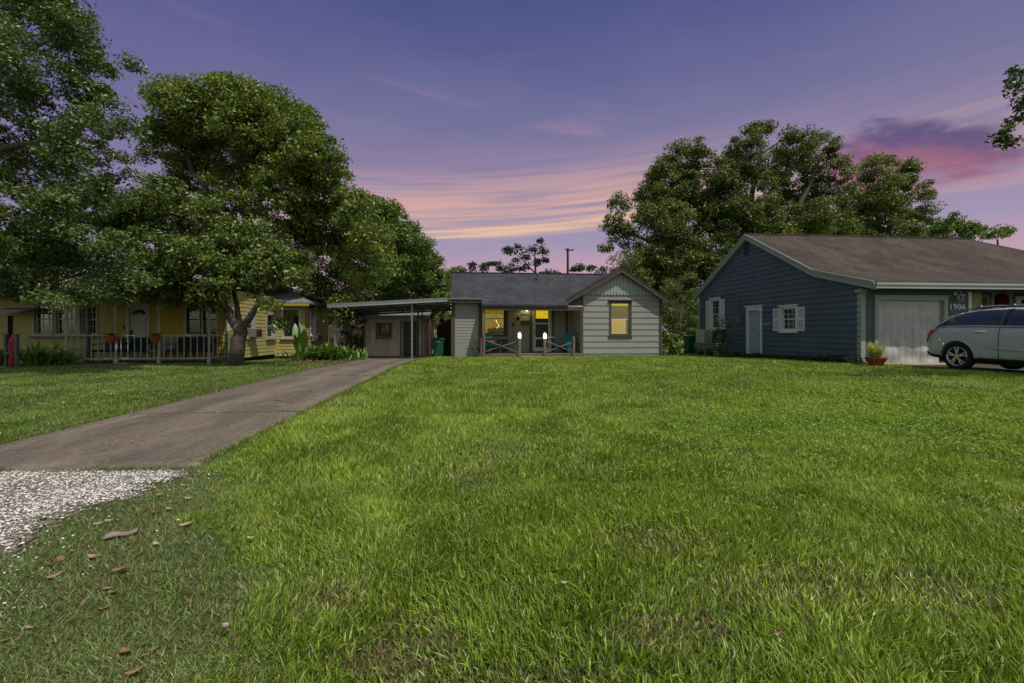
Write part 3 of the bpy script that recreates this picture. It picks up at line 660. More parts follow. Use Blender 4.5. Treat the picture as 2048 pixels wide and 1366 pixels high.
# main roof
RY = 25.8; RZ = 4.50; SL = .486
rz = lambda y: RZ-SL*abs(y-RY)
X0 = XL-.06; XV = XGM+.4; XE = XP(963, 22.3)
xp0 = XP(966, 21.6)
roofplane(GH, 'front_roof', [(X0, 22.28, rz(22.28)), (XE, 22.28, rz(22.28)), (XE, 21.6, rz(21.6)), (XP(1137, 21.6), 21.6, rz(21.6)), (XP(1137, 21.6)+.08, 22.44, rz(22.44)), (XV, 22.46, rz(22.46)), (XV, RY, RZ), (X0, RY, RZ)], M['grey_roof'])
roofplane(GH, 'back_roof', [(X0, RY, RZ-.002), (XV, RY, RZ-.002), (XV, 29.6, rz(29.6)), (X0, 29.6, rz(29.6))], M['grey_roof'])
f = MB(); f.box(X0-.01, XV, RY-.12, RY+.12, RZ-.055, RZ+.022); f.build('ridge_cap', M['grey_roof'], GH)
# gable roof
gx0 = XP(1131, 22.1); gx1 = XP(1336, 22.1); gl = XGM-gx0; gr = gx1-XGM; GP_ = ZP(1243, 535, 22.1)
zl = ZP(1131, 600, 22.1); zr_ = ZP(1336, 597, 22.1)
roofplane(GH, 'gable_roof', [(gx0, 22.05, zl), (XGM, 22.05, GP_), (XGM, 29.4, GP_), (gx0, 29.4, zl)], M['grey_roof'], .07)
roofplane(GH, 'gable_roof', [(gx1, 22.05, zr_), (gx1, 29.4, zr_), (XGM, 29.4, GP_-.002), (XGM, 22.05, GP_-.002)], M['grey_roof'], .07)
f = MB()
for (xa, za, xb, zb) in ((gx0, zl, XGM, GP_), (XGM, GP_, gx1, zr_)):
    f.prism([(xa, za-.07), (xb, zb-.07), (xb, zb-.25), (xa, za-.25)], lambda a, b, d: Vector((a, d, b)), 22.06, 22.10)
f.build('rake_board', M['grey_trim'], GH)
f = MB(); f.box(X0, XE+.0, 22.27, 22.30, rz(22.28)-.21, rz(22.28)-.085); f.box(X0+.0, XE, 22.31, 22.6, rz(22.28)-.17, rz(22.28)-.15)
f.build('fascia', M['grey_trim'], GH)
f = MB(); pz = ZP(1040, 611.5, 21.62)
f.box(XE+.0, XG0-.03, 21.66, 21.80, pz-.22, pz-.03); f.box(XE+.0, XE+.06, 21.81, 22.58, pz-.20, pz+.12); f.build('porch_beam', M['grey_trim'], GH); f = MB(); f.box(XP(1137, 21.6)+.09, XG0-.04, 22.36, 22.39, pz-.03, 2.92); f.build('eave_shade_panel', M['grey_trim'], GH)  # added panel closes the gap, dark colour stands for the eave shadow
f = MB(); f.box(X0, XE, 22.22, 22.265, rz(22.28)-.05, rz(22.28)+.012); f.build('drip_edge', M['metal'], GH)
f = MB(); f.face([(XE, 21.8, pz-.02), (XG0, 21.8, pz-.02), (XG0, YB, pz+.35), (XE, YB, pz+.35)]); f.build('porch_ceiling', M['grey_siding'], GH)
# roof vent
vp = Vector((XP(1076, 24.9), 24.9, rz(24.9)))
f = MB(); f.lathe([(.16, -.03), (.16, .02), (.055, .03), (.055, .22), (.10, .23), (.10, .27), (.03, .31), (0.001, .31)], vp, 12); f.build('roof_vent', mat('vent_metal', (.14,.17,.20), .4, .5, .3, 9, metal=.5), GH, smooth=False)
# gable window, lit
w = window(GH, pg, ga0, ga1, gz0, gz1, M['grey_trim'], tw=.115, sash=M['white'], style='none', hood=.12, sashw=.035, meet=.47)
zm = gz0+(gz1-gz0)*.47
f = MB(); pg.box(f, ga0, ga1-.12, gz0, zm+.0, -.15, -.14); f.build('shade', emis('lit_cream_shade', lin(214,176,98), .85, lin(196,158,84), 60), w)
f = MB(); pg.box(f, ga1-.12, ga1, gz0, zm, -.17, -.16); f.build('curtain_edge', emis('lit_olive_curtain', lin(120,112,34), .7, lin(90,84,22), 20), w)
f = MB(); pg.box(f, ga0, ga1, zm, gz1-.13, -.17, -.16); f.build('room_wall', emis('lit_room_wall', lin(128,110,32), .8, lin(84,70,22), 14), w)
f = MB(); pg.box(f, ga0, ga1, gz1-.13, gz1, -.155, -.145); f.build('valance', emis('lit_valance', lin(212,196,40), .95, lin(180,160,30), 20), w)
# porch window, lit
w = window(GH, pb, wa0, wa1, wz0, wz1, M['grey_trim'], tw=.10, sash=mat('lit_sash_paint', (.62,.60,.40), .5, .3), style='none', sill=False, sashw=.03, meet=.62)
f = MB(); pb.box(f, wa1+.10, wa1+.20, wz0-.1, 2.7, .0, .06); f.build('side_casing', M['grey_trim'], GH)
f = MB(); pb.box(f, wa0, wa1, wz0, wz1, -.9, -.89); f.build('room_wall', emis('lit_yellow_room', lin(150,128,28), .75, lin(112,92,22), 3.2, (1,1,2)), w)
f = MB(); pb.box(f, wa0-.3, wa0, wz0, wz1, -.9, -.10); pb.box(f, wa1, wa1+.3, wz0, wz1, -.9, -.10); pb.box(f, wa0, wa1, wz0-.1, wz0, -.89, -.10); pb.box(f, wa0, wa1, wz1, wz1+.1, -.89, -.10)
f.build('room_side', emis('lit_yellow_side', lin(168,146,36), .8), w)
f = MB(); pb.box(f, wa0+.35, wa1, wz0, wz0+.32, -.80, -.5); pb.box(f, wa0+.62, wa1, wz0+.32, wz0+.36, -.82, -.48); f.build('sofa', mat('olive_brown_sofa', (.11,.08,.03), .9, .1, .5, 12), w)
bul = thing('string_lights', 'strand of small warm bulbs hanging inside the lit porch window', 'light string', tuple(pb(XP(993, YB), wz0+.2, -.45)))
pts = []
for i, (px, py) in enumerate([(992.5,640.5),(992.8,643.5),(995,646.5),(997.5,650),(997,652.8),(994.2,655.5)]):
    p = pb(XP(px, YB+.45), ZP(px, py, YB+.45), -.45); pts.append(p)
    f = MB(); f.lathe([(.001,-.03), (.016,-.02), (.02,0), (.012,.022), (.001,.03)], p, 8); f.build('bulb', emis('warm_bulb_%d' % i, lin(255,215,140), 3), bul, smooth=True)
f = MB(); f.tube([pts[0]+Vector((0,0,.5))]+[p+Vector((.02,.01,0)) for p in pts], .006, 5); f.build('cord', M['black'], bul)
# door
f = MB(); pb.box(f, da0-.075, da0, ZF, dz1+.06, -.08, .05); pb.box(f, da1, da1+.075, ZF, dz1+.06, -.08, .05); pb.box(f, da0, da1, dz1, dz1+.06, -.08, .048)
f.build('door_frame', mat('olive_white_frame', (.42,.43,.34), .6, .3, .3, 4), GH)
dr = MB(); pb.box(dr, da0, da1, ZF+.02, dz1, -.11, -.075); door = dr.build('door', M['darkdoor'], GH)
tz0 = ZP(1080, 637, YB); 
for i in range(3):
    a = da0+.11+(da1-da0-.20)*i/3; f = MB(); pb.box(f, a, a+(da1-da0-.30)/3+.02, tz0, dz1-.10, -.076, -.070)
    f.build('lit_pane', emis('lit_door_pane_%d' % i, lin(206,178,26), .95, lin(170,140,20), 14), door)
f = MB()
pb.box(f, da0+.01, da0+.085, ZF+.02, dz1-.02, -.045, -.012); pb.box(f, da1-.085, da1-.01, ZF+.02, dz1-.02, -.045, -.012)
for z0_, z1_ in ((ZF+.03, ZF+.22), (ZP(1080, 678, YB), ZP(1080, 675, YB)), (ZP(1080, 648, YB), ZP(1080, 646, YB)), (dz1-.10, dz1-.02)): pb.box(f, da0+.085, da1-.085, z0_, z1_, -.043, -.014)
sd = f.build('storm_door', M['white'], GH)
f = MB(); pb.box(f, da0+.085, da1-.085, ZF+.22, tz0-.02, -.034, -.028); f.build('darkened_pane', mat('darkened_door_pane', (.016,.017,.019), .35, .4, .3, 6), sd)  # storm door pane painted opaque dark in place of a bright reflection
f = MB(); f.tube([pb(da0+.05, 1.05, -.01), pb(da0+.05, 1.05, .05), pb(da0+.05, 1.25, .05), pb(da0+.05, 1.25, -.01)], .011, 6); f.build('handle', M['black'], sd)
# deck
f = MB()
for i in range(14):
    y0 = 21.85+i*(YB-21.85)/14; f.box(XB-.1, XG0-.01, y0, y0+(YB-21.85)/14-.008, ZF-.035, ZF-.002)
pd = f.build('porch_deck', M['deck'], GH)
f = MB(); f.box(XB-.1, XG0-.02, 21.80, 21.845, -.09, ZF-.002); f.box(XB-.1, XG0-.02, 21.85, YB, -.25, -.2); f.build('deck_fascia', M['deck'], GH)
YD = 21.78
def post(px, ztop, w=.11, nm='porch_post'):
    x = XP(px, YD); f = MB(); f.box(x-w/2, x+w/2, YD-w/2, YD+w/2, -.14, ztop); return f.build(nm, M['wood'], GH, bevel=.006)
post(968, pz-.03, .12)
n1_ = post(1039, ZP(1039, 677, YD), .13, 'short_post'); n2_ = post(1089.5, ZP(1089, 678, YD), .13, 'short_post'); post(1147.5, ZP(1147, 673, YD), .12, 'short_post')
post(962.5, ZP(963, 677, YD), .07, 'short_post')
def brace(p0, p1, px0, px1): f = MB(); a = Vector((XP(px0, YD), YD, ZP(px0, p0, YD))); b_ = Vector((XP(px1, YD), YD+.0, ZP(px1, p1, YD))); f.beam(a, b_, .045, .05); f.build('cross_brace', M['wood'], GH)
brace(680, 704, 971, 1035); YD += .05; brace(702, 684, 973, 1030); YD -= .05
brace(682, 703, 1093, 1144); YD += .05; brace(704, 684, 1093, 1144); YD -= .05
f = MB(); f.beam((XP(962, YD), YD, ZP(962, 674.5, YD)), (XP(985, YD), YD, ZP(985, 674.5, YD)), .05, .04); f.build('handrail', M['wood'], GH); f = MB(); f.beam((XP(1094, YD), YD, ZP(1094, 674.2, YD)), (XP(1109, YD), YD, ZP(1109, 674.2, YD)), .05, .04)
f.build('handrail', M['wood'], GH)
f = MB(); f.box(XP(1043, 21.3), XP(1086, 21.3), 21.2, 21.75, -.2, -.03); f.build('porch_step', M['conc'], GH)
textmesh('1908', .20, .006, M['black'], 'house_number', GH, Matrix.Translation(pb(XP(1049.5, YB), ZP(1050, 631.5, YB), .03)) @ Matrix.Rotation(R(90), 4, 'X'))
# porch ceiling lamp
lp = pb(XP(1053, YB), ZP(1052, 620, YB), .12)
f = MB(); f.lathe([(.001,-.07),(.05,-.05),(.06,0),(.05,.05),(.02,.07)], lp, 10); f.build('porch_light', emis('porch_bulb', (1,.85,.45), 1.6), GH, smooth=True)
ll = bpy.data.lights.new('porch_glow', 'POINT'); ll.energy = 7; ll.color = (1,.82,.35); ll.shadow_soft_size = .08
lo = bpy.data.objects.new('porch_glow', ll); COL.objects.link(lo); lo.parent = GH; lo.location = lp+Vector((0,-.16,-.02))-Vector(GH.location)
# lanterns
def lantern(px, py, label):
    x = XP(px, YD); z = ZP(px, py, YD); t = thing('lantern', label, 'lantern', (x, YD, z), 'lanterns on the porch posts')
    f = MB(); f.lathe([(.105,0),(.105,.03),(.09,.035)], (x,YD,z), 8); f.lathe([(.095,.245),(.092,.262),(.060,.295),(.022,.31),(.008,.32),(.008,.36),(.001,.36)], (x,YD,z), 8)
    for i in range(4):
        a = i*math.pi/2+.78; f.tube([(x+.092*math.cos(a), YD+.092*math.sin(a), z+.03), (x+.086*math.cos(a), YD+.086*math.sin(a), z+.26)], .006, 5)
    f.build('frame', mat('white_lantern_metal', (.65,.65,.6), .5, .4), t)
    f = MB(); f.lathe([(.05,.035),(.074,.07),(.080,.14),(.070,.20),(.045,.245)], (x,YD,z), 12); f.build('glowing_globe', emis('lantern_glow_%d' % int(px), (1,.90,.60), 1.5), t, smooth=True)
    l_ = bpy.data.lights.new('lantern_bulb', 'POINT'); l_.energy = 6; l_.color = (1,.85,.5); l_.shadow_soft_size = .07
    o = bpy.data.objects.new('lantern_bulb', l_); COL.objects.link(o); o.parent = t; o.location = (0,-.13,.15); return t
lantern(1039, 677, 'brightly lit white lantern on the short post in front of the grey wall'); lantern(1089.5, 678, 'lit white lantern on the short post in front of the storm door')
# adirondack chairs
def adirondack(label, loc, rz, sc=1.):
    t = thing('adirondack_chair', label, 'chair', loc, 'adirondack chairs on the porch', rz); m_ = M['teal']
    def part(nm, boxes):
        f = MB()
        for b_ in boxes: f.beam(*[tuple(c*sc for c in b_[0]), tuple(c*sc for c in b_[1])], b_[2]*sc, b_[3]*sc, *( [Vector(b_[4])] if len(b_) > 4 else []))
        return f.build(nm, m_, t, local=True)
    for i in range(7):   # fan of back slats, rounded outline
        u = (i-3)/3.; h = 1.0-.13*u*u
        part('back_slat', [((u*.20, .16, .28), (u*.30, .16+.40*h, .28+.74*h), .085, .02, (0,-1,.5))])
    part('seat', [((-.27, -.30+.105*i, .36-.020*i), (.27, -.30+.105*i, .36-.020*i), .095, .022) for i in range(6)])
    for s_ in (-1, 1):
        part('armrest', [((s_*.33, -.38, .55), (s_*.33, .40, .53), .14, .024)])
        part('leg', [((s_*.30, -.28, 0), (s_*.30, -.28, .54), .09, .03)])
        part('leg', [((s_*.27, -.36, .36), (s_*.27, .62, .03), .03, .12, (0,0,1))])
    part('back_rail', [((-.33, .42, .50), (.33, .42, .50), .06, .03)])
    return t
adirondack('teal slatted chair on the porch below the lit window', (XP(984, 22.75), 22.75, ZF), R(25))
adirondack('teal slatted chair on the porch right of the door', (XP(1131, 22.75), 22.75, ZF), R(-38))
# stars, plaques
def star(mb, c, r, d, rot=0):
    pts = []
    for i in range(10): a = math.pi/2+rot+i*math.pi/5; rr = r if i % 2 == 0 else r*.42; pts.append((c.x+rr*math.cos(a), c.z+rr*math.sin(a)))
    n0 = len(mb.v); ctr = (c.x, c.y-d, c.z)
    for i in range(10): j = (i+1) % 10; mb.face([(pts[i][0], c.y, pts[i][1]), (pts[j][0], c.y, pts[j][1]), ctr]); 
    mb.face([(p[0], c.y+.004, p[1]) for p in pts])
f = MB(); star(f, pb(XP(1036.3, YB), ZP(1036, 636.8, YB), .035), .15, .04); tag(f.build('metal_star', M['black']), 'dark five pointed metal star hung on the wall near the house number', 'wall star', 'metal stars')
cz = Vector((XP(1026.5, 23.6), 23.6, ZP(1026.5, 648.5, 23.6)))
t = thing('garden_star', 'dark red metal star on a tall thin rod standing on the porch', 'garden ornament', (cz.x, cz.y, ZF), 'metal stars')
f = MB(); star(f, cz, .15, .04); f.build('star', mat('rust_star', (.035,.014,.014), .6, .4), t); f = MB(); f.tube([(cz.x, cz.y+.01, ZF), (cz.x, cz.y+.01, cz.z)], .009, 6); f.build('rod', M['darkmetal'], t)
for (px0, px1, py0, py1, lab, mt) in ((1023, 1041, 620, 623.5, 'narrow dark brown wooden plaque high on the porch wall', M['brown']), (1042, 1060, 642, 650.5, 'wide dim wooden plaque left of the door below the number', mat('dim_plaque', (.085,.065,.045), .8, .2, .5, 12))):
    f = MB(); pb.box(f, XP(px0, YB), XP(px1, YB), ZP(px0, py1, YB), ZP(px0, py0, YB), .02, .045)
    if py1 > 640:
        pb.box(f, XP(px0, YB)-.01, XP(px1, YB)+.01, ZP(px0, py0, YB)-.03, ZP(px0, py0, YB)+.02, .02, .06)
    tag(f.build('wall_plaque', mt), lab, 'plaque')
f = MB(); f.box(da0-.1, da1+.1, YB-.75, YB-.2, ZF, ZF+.015); tag(f.build('door_mat', M['black']), 'dark doormat in front of the storm door', 'doormat')
# basket table on the left of the porch
tx = XP(980, 22.2)
t = thing('side_table', 'small terracotta topped wire table beside the porch post', 'table', (tx, 22.2, ZF))
f = MB(); f.lathe([(.20,.54),(.25,.56),(.26,.64),(.001,.64)], (tx,22.2,ZF), 16); f.build('table_top', M['terracotta'], t)
for i in range(4):
    a = i*1.57+.5; f = MB(); f.tube([(tx+.2*math.cos(a), 22.2+.2*math.sin(a), ZF), (tx+.15*math.cos(a), 22.2+.15*math.sin(a), ZF+.3), (tx+.2*math.cos(a), 22.2+.2*math.sin(a), ZF+.55)], .009, 5); f.build('leg', M['darkmetal'], t)
t = thing('shoe_rack', 'stack of dim grey shelves on the porch under the window', 'rack', (XP(1007, 23.9), 23.9, ZF))
for i, zz in enumerate((.15, .4, .65)):
    f = MB(); f.box(XP(1000, 23.9), XP(1016, 23.9), 23.72, 24.08, ZF+zz, ZF+zz+.03); f.build('shelf', mat('grey_shelf_%d' % i, (.13,.12,.13), .7, .3, .3, 5), t)
for s_ in (1000.4, 1015.4):
    f = MB(); f.box(XP(s_, 23.9)-.015, XP(s_, 23.9)+.015, 23.72, 24.08, ZF, ZF+.72); f.build('side', M['wood'], t)

# ---------------------------------------------------------------- carport
cy0, cy1 = 19.85, 24.7; cx0 = XP(655, cy0); cx1 = XL-.08; cz0 = ZP(655, 610, cy0); cz1 = ZP(903, 597.5, cy0)
CP = thing('carport', 'flat metal roofed carport on thin posts beside the grey house', 'carport', ((cx0+cx1)/2, 22, -.08))
cz = lambda x: cz0+(cz1-cz0)*(x-cx0)/(cx1-cx0)
f = MB()
N = 44
for i in range(N):
    xa = cx0+(cx1-cx0)*i/N; xb = cx0+(cx1-cx0)*(i+1)/N; xm = xa+(xb-xa)*.55
    for (p, q_, hz) in ((xa, xm, 0), (xm, xb, .02)):
        f.box(p, q_, cy0+.05, cy1, 0, 0.004) if False else f.face([(p, cy0+.03, cz(p)+hz), (q_, cy0+.03, cz(q_)+hz), (q_, cy1, cz(q_)+hz-.12), (p, cy1, cz(p)+hz-.12)])
    f.face([(xm, cy0+.03, cz(xm)), (xm, cy0+.03, cz(xm)+.02), (xm, cy1, cz(xm)-.1), (xm, cy1, cz(xm)-.12)])
f.build('roof_sheet', mat('aged_white_sheet_metal', (.30,.31,.29), .55, .4, .5, 1.5, col2=(.17,.17,.155)), CP, fix=False)
f = MB(); f.beam((cx0-.02, cy0, cz0-.02), (cx1, cy0, cz1-.02), .05, .15); f.build('fascia', M['metal'], CP)
f = MB(); f.beam((cx0, cy0-.03, cz0-.10), (cx1, cy0-.03, cz1-.10), .03, .03); f.build('gutter_lip', mat('bright_metal', (.55,.55,.53), .35, .5, .3, 4, metal=.5), CP)
f = MB(); f.beam((cx0, cy0, cz0-.04), (cx0, cy1, cz0-.16), .05, .12); f.build('fascia', M['metal'], CP)
for yy in (21.4, 23.0, 24.5):
    f = MB(); zz = -.16-.12*(yy-cy0)/(cy1-cy0); f.beam((cx0+.05, yy, cz0+zz), (cx1-.02, yy, cz1+zz), .06, .10); f.build('beam', M['darkmetal'], CP)
xs_l = XP(670, 20.0); xs_r = XP(824, 20.0)
for xx in (xs_l, xs_r, (xs_l+xs_r)/2+.6):
    f = MB(); f.beam((xx, cy0+.05, cz(xx)-.10), (xx, cy1-.05, cz(xx)-.22), .05, .09); f.build('rafter', M['darkmetal'], CP)
for (xx, yy, r_, mt) in ((xs_l, 20.0, .035, M['metal']), (xs_r, 20.0, .035, M['metal']), (xs_l, 22.6, .03, M['darkmetal']), (xs_r, 22.4, .03, M['darkmetal']), (xs_r, 24.2, .03, M['darkmetal'])):
    f = MB(); f.box(xx-r_, xx+r_, yy-r_, yy+r_, gz(yy)-.1, cz(xx)-.12); f.build('post', mt, CP)

# ---------------------------------------------------------------- shed
SY = 24.8; sx0 = XP(728.5, SY); sx1 = XP(854.5, SY); ps = front(SY); sz0 = -.17; sz1 = ZP(790, 632, SY)
SH = thing('garden_shed', 'weathered brown board shed with dark panel door under the carport', 'shed', ((sx0+sx1)/2, SY, sz0))
sw0, sw1, swz0, swz1 = XP(753.5, SY), XP(783.5, SY), ZP(770, 676, SY), ZP(770, 646.5, SY)
sd0, sd1, sdz = XP(804, SY), XP(833, SY), ZP(820, 644.5, SY)
f = MB()
# grooved vertical boards around the openings
xs = list(np.arange(sx0, sx1, .102))+[sx1]
for a, b_ in zip(xs[:-1], xs[1:]):
    segs = [(sz0, sz1)]; mid = (a+b_)/2
    if sw0 < mid < sw1: segs = [(sz0, swz0), (swz1, sz1)]
    if sd0 < mid < sd1: segs = [(sdz, sz1)]
    for z0_, z1_ in segs:
        ps.box(f, a, b_-.009, z0_, z1_, -.02, .0); f.face([ps(b_-.009, z0_, -.008), ps(b_, z0_, -.008), ps(b_, z1_, -.008), ps(b_-.009, z1_, -.008)])
f.build('front_wall', M['shed'], SH)
f = MB(); prs = rightf(sx1); sgp = sz1+.42
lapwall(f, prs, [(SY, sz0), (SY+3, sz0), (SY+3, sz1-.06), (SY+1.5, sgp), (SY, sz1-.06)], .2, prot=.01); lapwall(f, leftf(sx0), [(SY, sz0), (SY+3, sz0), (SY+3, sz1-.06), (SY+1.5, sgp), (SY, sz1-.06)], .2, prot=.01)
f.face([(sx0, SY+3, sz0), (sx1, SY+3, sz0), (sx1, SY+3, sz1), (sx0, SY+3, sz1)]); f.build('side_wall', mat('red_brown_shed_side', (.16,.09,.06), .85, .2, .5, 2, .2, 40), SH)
for (ya, za, yb, zb) in ((SY-.22, sz1-.10, SY+1.5, sgp+.02), (SY+1.5, sgp+.02, SY+3.2, sz1-.08)):
    roofplane(SH, 'roof', [(sx0-.12, ya, za+.07), (sx1+.16, ya, za+.07), (sx1+.16, yb, zb+.07), (sx0-.12, yb, zb+.07)], M['old_roof'], .06)
f = MB(); tm_ = mat('grey_brown_trim', (.30,.26,.235), .8, .2, .4, 3)
for bx in ((sx0-.12, sx1+.16, sz1-.16, sz1-.04, .20, .225), (sx0-.02, sx0+.09, sz0, sz1-.02, .003, .03), (sx1-.16, sx1+.02, sz0, sz1-.02, .003, .03)): f = MB(); ps.box(f, *bx); f.build('trim_board', tm_, SH)
w = window(SH, ps, sw0+.08, sw1-.06, swz0+.07, swz1-.06, M['brown'], tw=.09, sash=M['brown'], style='dark', sill=True, meet=.5)
f = MB(); ps.box(f, (sw0+sw1)/2-.02, (sw0+sw1)/2+.02, swz0+.08, swz1-.06, -.08, -.04); f.build('mullion', M['brown'], w)
f = MB(); ps.box(f, sd0-.09, sd0, sz0, sdz+.08, -.05, .04); ps.box(f, sd1, sd1+.07, sz0, sdz+.08, -.05, .04); ps.box(f, sd0, sd1, sdz, sdz+.08, -.05, .038); f.build('door_frame', M['brown'], SH)
f = MB(); ps.box(f, sd0, sd1, sz0+.06, sdz, -.05, -.01); dw = sd1-sd0; dh = sdz-sz0
d_ = f.build('door', M['darkdoor'], SH)
f = MB()
for (u0, u1) in ((.14, .44), (.56, .86)):
    for (v0, v1) in ((.10, .36), (.46, .74), (.80, .90)):
        a0, a1, z0_, z1_ = sd0+u0*dw, sd0+u1*dw, sz0+v0*dh, sz0+v1*dh
        for bx in ((a0, a1, z0_, z0_+.015), (a0, a1, z1_-.015, z1_), (a0, a0+.015, z0_, z1_), (a1-.015, a1, z0_, z1_)): ps.box(f, *bx, -.011, -.002)
f.build('panel_moulding', mat('grey_moulding', (.10,.095,.09), .5, .4), d_)
f = MB(); f.lathe([(.001,-.03),(.03,-.02),(.03,.02),(.001,.03)], ps(sd1-.09, sz0+.95, .03), 8); f.build('handle', mat('brass', (.6,.5,.35), .3, .5, metal=.8), d_); f = MB(); f.lathe([(.001,-.025),(.025,-.02),(.025,.02),(.001,.025)], ps(sd1-.09, sz0+1.1, .02), 8); f.build('deadbolt', mat('brass_lock', (.6,.5,.35), .3, .5, metal=.8), d_)
# ================================================================ blue house 1906
BX = 12.80; BY = 13.67; BB = .06
BH = thing('blue_house', 'slate blue clapboard house with brown roof and number 1906 beside its garage', 'house', (BX, BY, BB))
by1 = 24.15; yk = 15.55; yr = 19.7; ZE = 2.74; ZK = 3.42; ZR = 5.62; ZB = 3.22
pl_ = leftf(BX); pf = front(BY)
def side_open(px0, px1, py0, py1):
    y1_, y0_ = YX(px0, BX), YX(px1, BX); pm = (px0+px1)/2; return y0_, y1_, ZX(pm, py1, BX), ZX(pm, py0, BX)
W1 = side_open(1564.5, 1592.5, 617, 659)   # near window
W2 = side_open(1423, 1440, 601, 656)
D1 = side_open(1497, 1522, 620.5, 713); D1 = (D1[0], D1[1], BB-.02, D1[3])
f = MB(); lapwall(f, pl_, [(BY, BB-.1), (by1, BB-.1), (by1, ZB), (yr, ZR-.08), (yk, ZK-.06), (BY, ZE)], .205, [W1, W2, D1], prot=.034, z_start=BB-.1); f.build('side_wall', M['blue_siding'], BH)
ga0, ga1 = XP(1755, BY), XP(1886, BY); gz1_ = ZP(1820, 601, BY)
xr = XP(1936, BY)
f = MB(); lapwall(f, pf, [(BX, BB-.1), (xr, BB-.1), (xr, 2.75), (BX, 2.75)], .150, [(ga0, ga1, BB-.11, gz1_)], prot=.018, z_start=BB-.1); f.build('front_wall', M['blue_siding'], BH)
f = MB(); lapwall(f, rightf(xr), [(BY, BB-.1), (BY+2.4, BB-.1), (BY+2.4, 3.2), (BY, 2.75)], .15, prot=.018); f.build('porch_side_wall', M['blue_siding'], BH)
XE2 = 26.4; py_ = BY+1.3; pp = front(py_)
f = MB(); pw = [(XP(1958, py_)+.0, XP(1972, py_), 1.0, 2.45), (XP(1986, py_), XP(2017, py_), BB, 2.50), (XP(2034, py_), XP(2056, py_), .9, 2.4)]
lapwall(f, pp, [(xr, BB-.1), (XE2, BB-.1), (XE2, 2.95), (xr, 2.95)], .15, pw, prot=.018); f.build('porch_wall', M['blue_siding'], BH)
f = MB(); f.face([(XE2, BY, 0), (XE2, by1, 0), (XE2, by1, 2.7), (XE2, BY, 2.7)]); f.face([(BX, by1, 0), (XE2, by1, 0), (XE2, by1, ZB), (BX, by1, ZB)]); f.build('back_wall', M['blue_siding'], BH)
# porch door, wreath, column, yellow shutter
w = window(BH, pp, *pw[1], M['blue_trim'], tw=.12, sash=M['white'], style='none', sill=False, name='porch_door_frame')
f = MB(); pp.box(f, pw[1][0], pw[1][1], BB, pw[1][3], -.11, -.095); f.build('door', M['cream'], w)
w = window(BH, pp, *pw[0], M['blue_trim'], tw=.09, style='dark'); w = window(BH, pp, *pw[2], M['white'], tw=.09, style='dark')
cxw = (pw[1][0]+pw[1][1])/2; wz_ = ZP(2002, 598, py_); t = thing('wreath', 'dark red twig wreath hanging on the porch door of the blue house', 'wreath', (cxw, py_, wz_))
f = MB()
for i in range(260):
    a = random.uniform(0, 6.28); r0 = random.uniform(.08, .24); p = pp(cxw+r0*math.cos(a), wz_+r0*math.sin(a), .0+random.uniform(0, .08)); d = Vector((random.uniform(-1,1), random.uniform(-.3,.3), random.uniform(-1,1)))*.09
    f.tube([p-d, p+d], .009, 4, cap=False)
f.build('twigs', mat('wreath_red', (.16,.016,.018), .8, .2, .5, 30), t)
f = MB(); a0 = XP(1939, BY); f.box(a0-.06, a0+.07, BY-.02, BY+.11, BB-.05, ZP(1940, 584, BY)); f.build('porch_column', M['white'], BH); f = MB(); f.box(xr+.002, XE2, BY+.0, BY+.10, ZP(1940, 584, BY), 2.72); f.build('porch_header', M['blue_siding'], BH)
f = MB()
for i in range(8):
    a = XP(1944, BY+.3)+i*.045; f.box(a, a+.036, BY+.28, BY+.31, .9, 2.6)
f.build('yellow_slat_screen', mat('straw_bamboo', (.42,.36,.17), .8, .2, .4, 9), BH)
# roof
yo = BY-.66   # eave line in front of the wall
zo = ZE-.0
hx = 2.6
roofplane(BH, 'front_roof', [(BX-.14, yk, ZK+.04), (XE2+.4, yk, ZK+.04), (XE2-hx+.2, yr, ZR+.04), (BX-.14, yr, ZR+.04)], M['brown_roof'], .08)
roofplane(BH, 'lower_roof', [(BX-.14, yo, zo+.02), (XE2+.5, yo, zo+.02), (XE2+.4, yk, ZK+.039), (BX-.14, yk, ZK+.039)], M['brown_roof'], .08)
roofplane(BH, 'back_roof', [(BX-.14, yr, ZR+.038), (XE2-hx+.2, yr, ZR+.038), (XE2+.4, by1+.3, ZB-.05), (BX-.14, by1+.3, ZB-.05)], M['brown_roof'], .08)
roofplane(BH, 'hip_roof', [(XE2+.4, yk, ZK+.03), (XE2+.4, by1+.3, ZB-.06), (XE2-hx+.2, yr, ZR+.036)], M['brown_roof'], .08)
f = MB(); f.box(BX-.15, XE2-hx+.2, yr-.13, yr+.13, ZR-.02, ZR+.065); f.build('ridge_cap', M['brown_roof'], BH)
f = MB()
pts = [(yo, zo+.02), (yk, ZK+.04), (yr, ZR+.04), (by1+.3, ZB-.05)]
for (ya, za), (yb, zb) in zip(pts[:-1], pts[1:]):
    f.prism([(ya, za-.05), (yb, zb-.05), (yb, zb-.25), (ya, za-.25)], lambda a, b, d: Vector((d, a, b)), BX-.17, BX-.03)
    f.prism([(ya, za+.01), (yb, zb+.01), (yb, zb-.06), (ya, za-.06)], lambda a, b, d: Vector((d, a, b)), BX-.20, BX-.165)
f.build('rake_board', M['blue_trim'], BH)
f = MB(); f.box(BX-.14, XE2+.5, yo-.05, yo-.005, zo-.20, zo-.02); f.box(BX-.14, XE2+.5, yo-.075, yo-.052, zo-.09, zo-.015); f.build('fascia', M['blue_trim'], BH)
f = MB(); f.face([(BX, yo, zo-.19), (XE2, yo, zo-.19), (XE2, BY+.02, zo-.1), (BX, BY+.02, zo-.1)]); f.build('soffit', M['blue_trim'], BH)
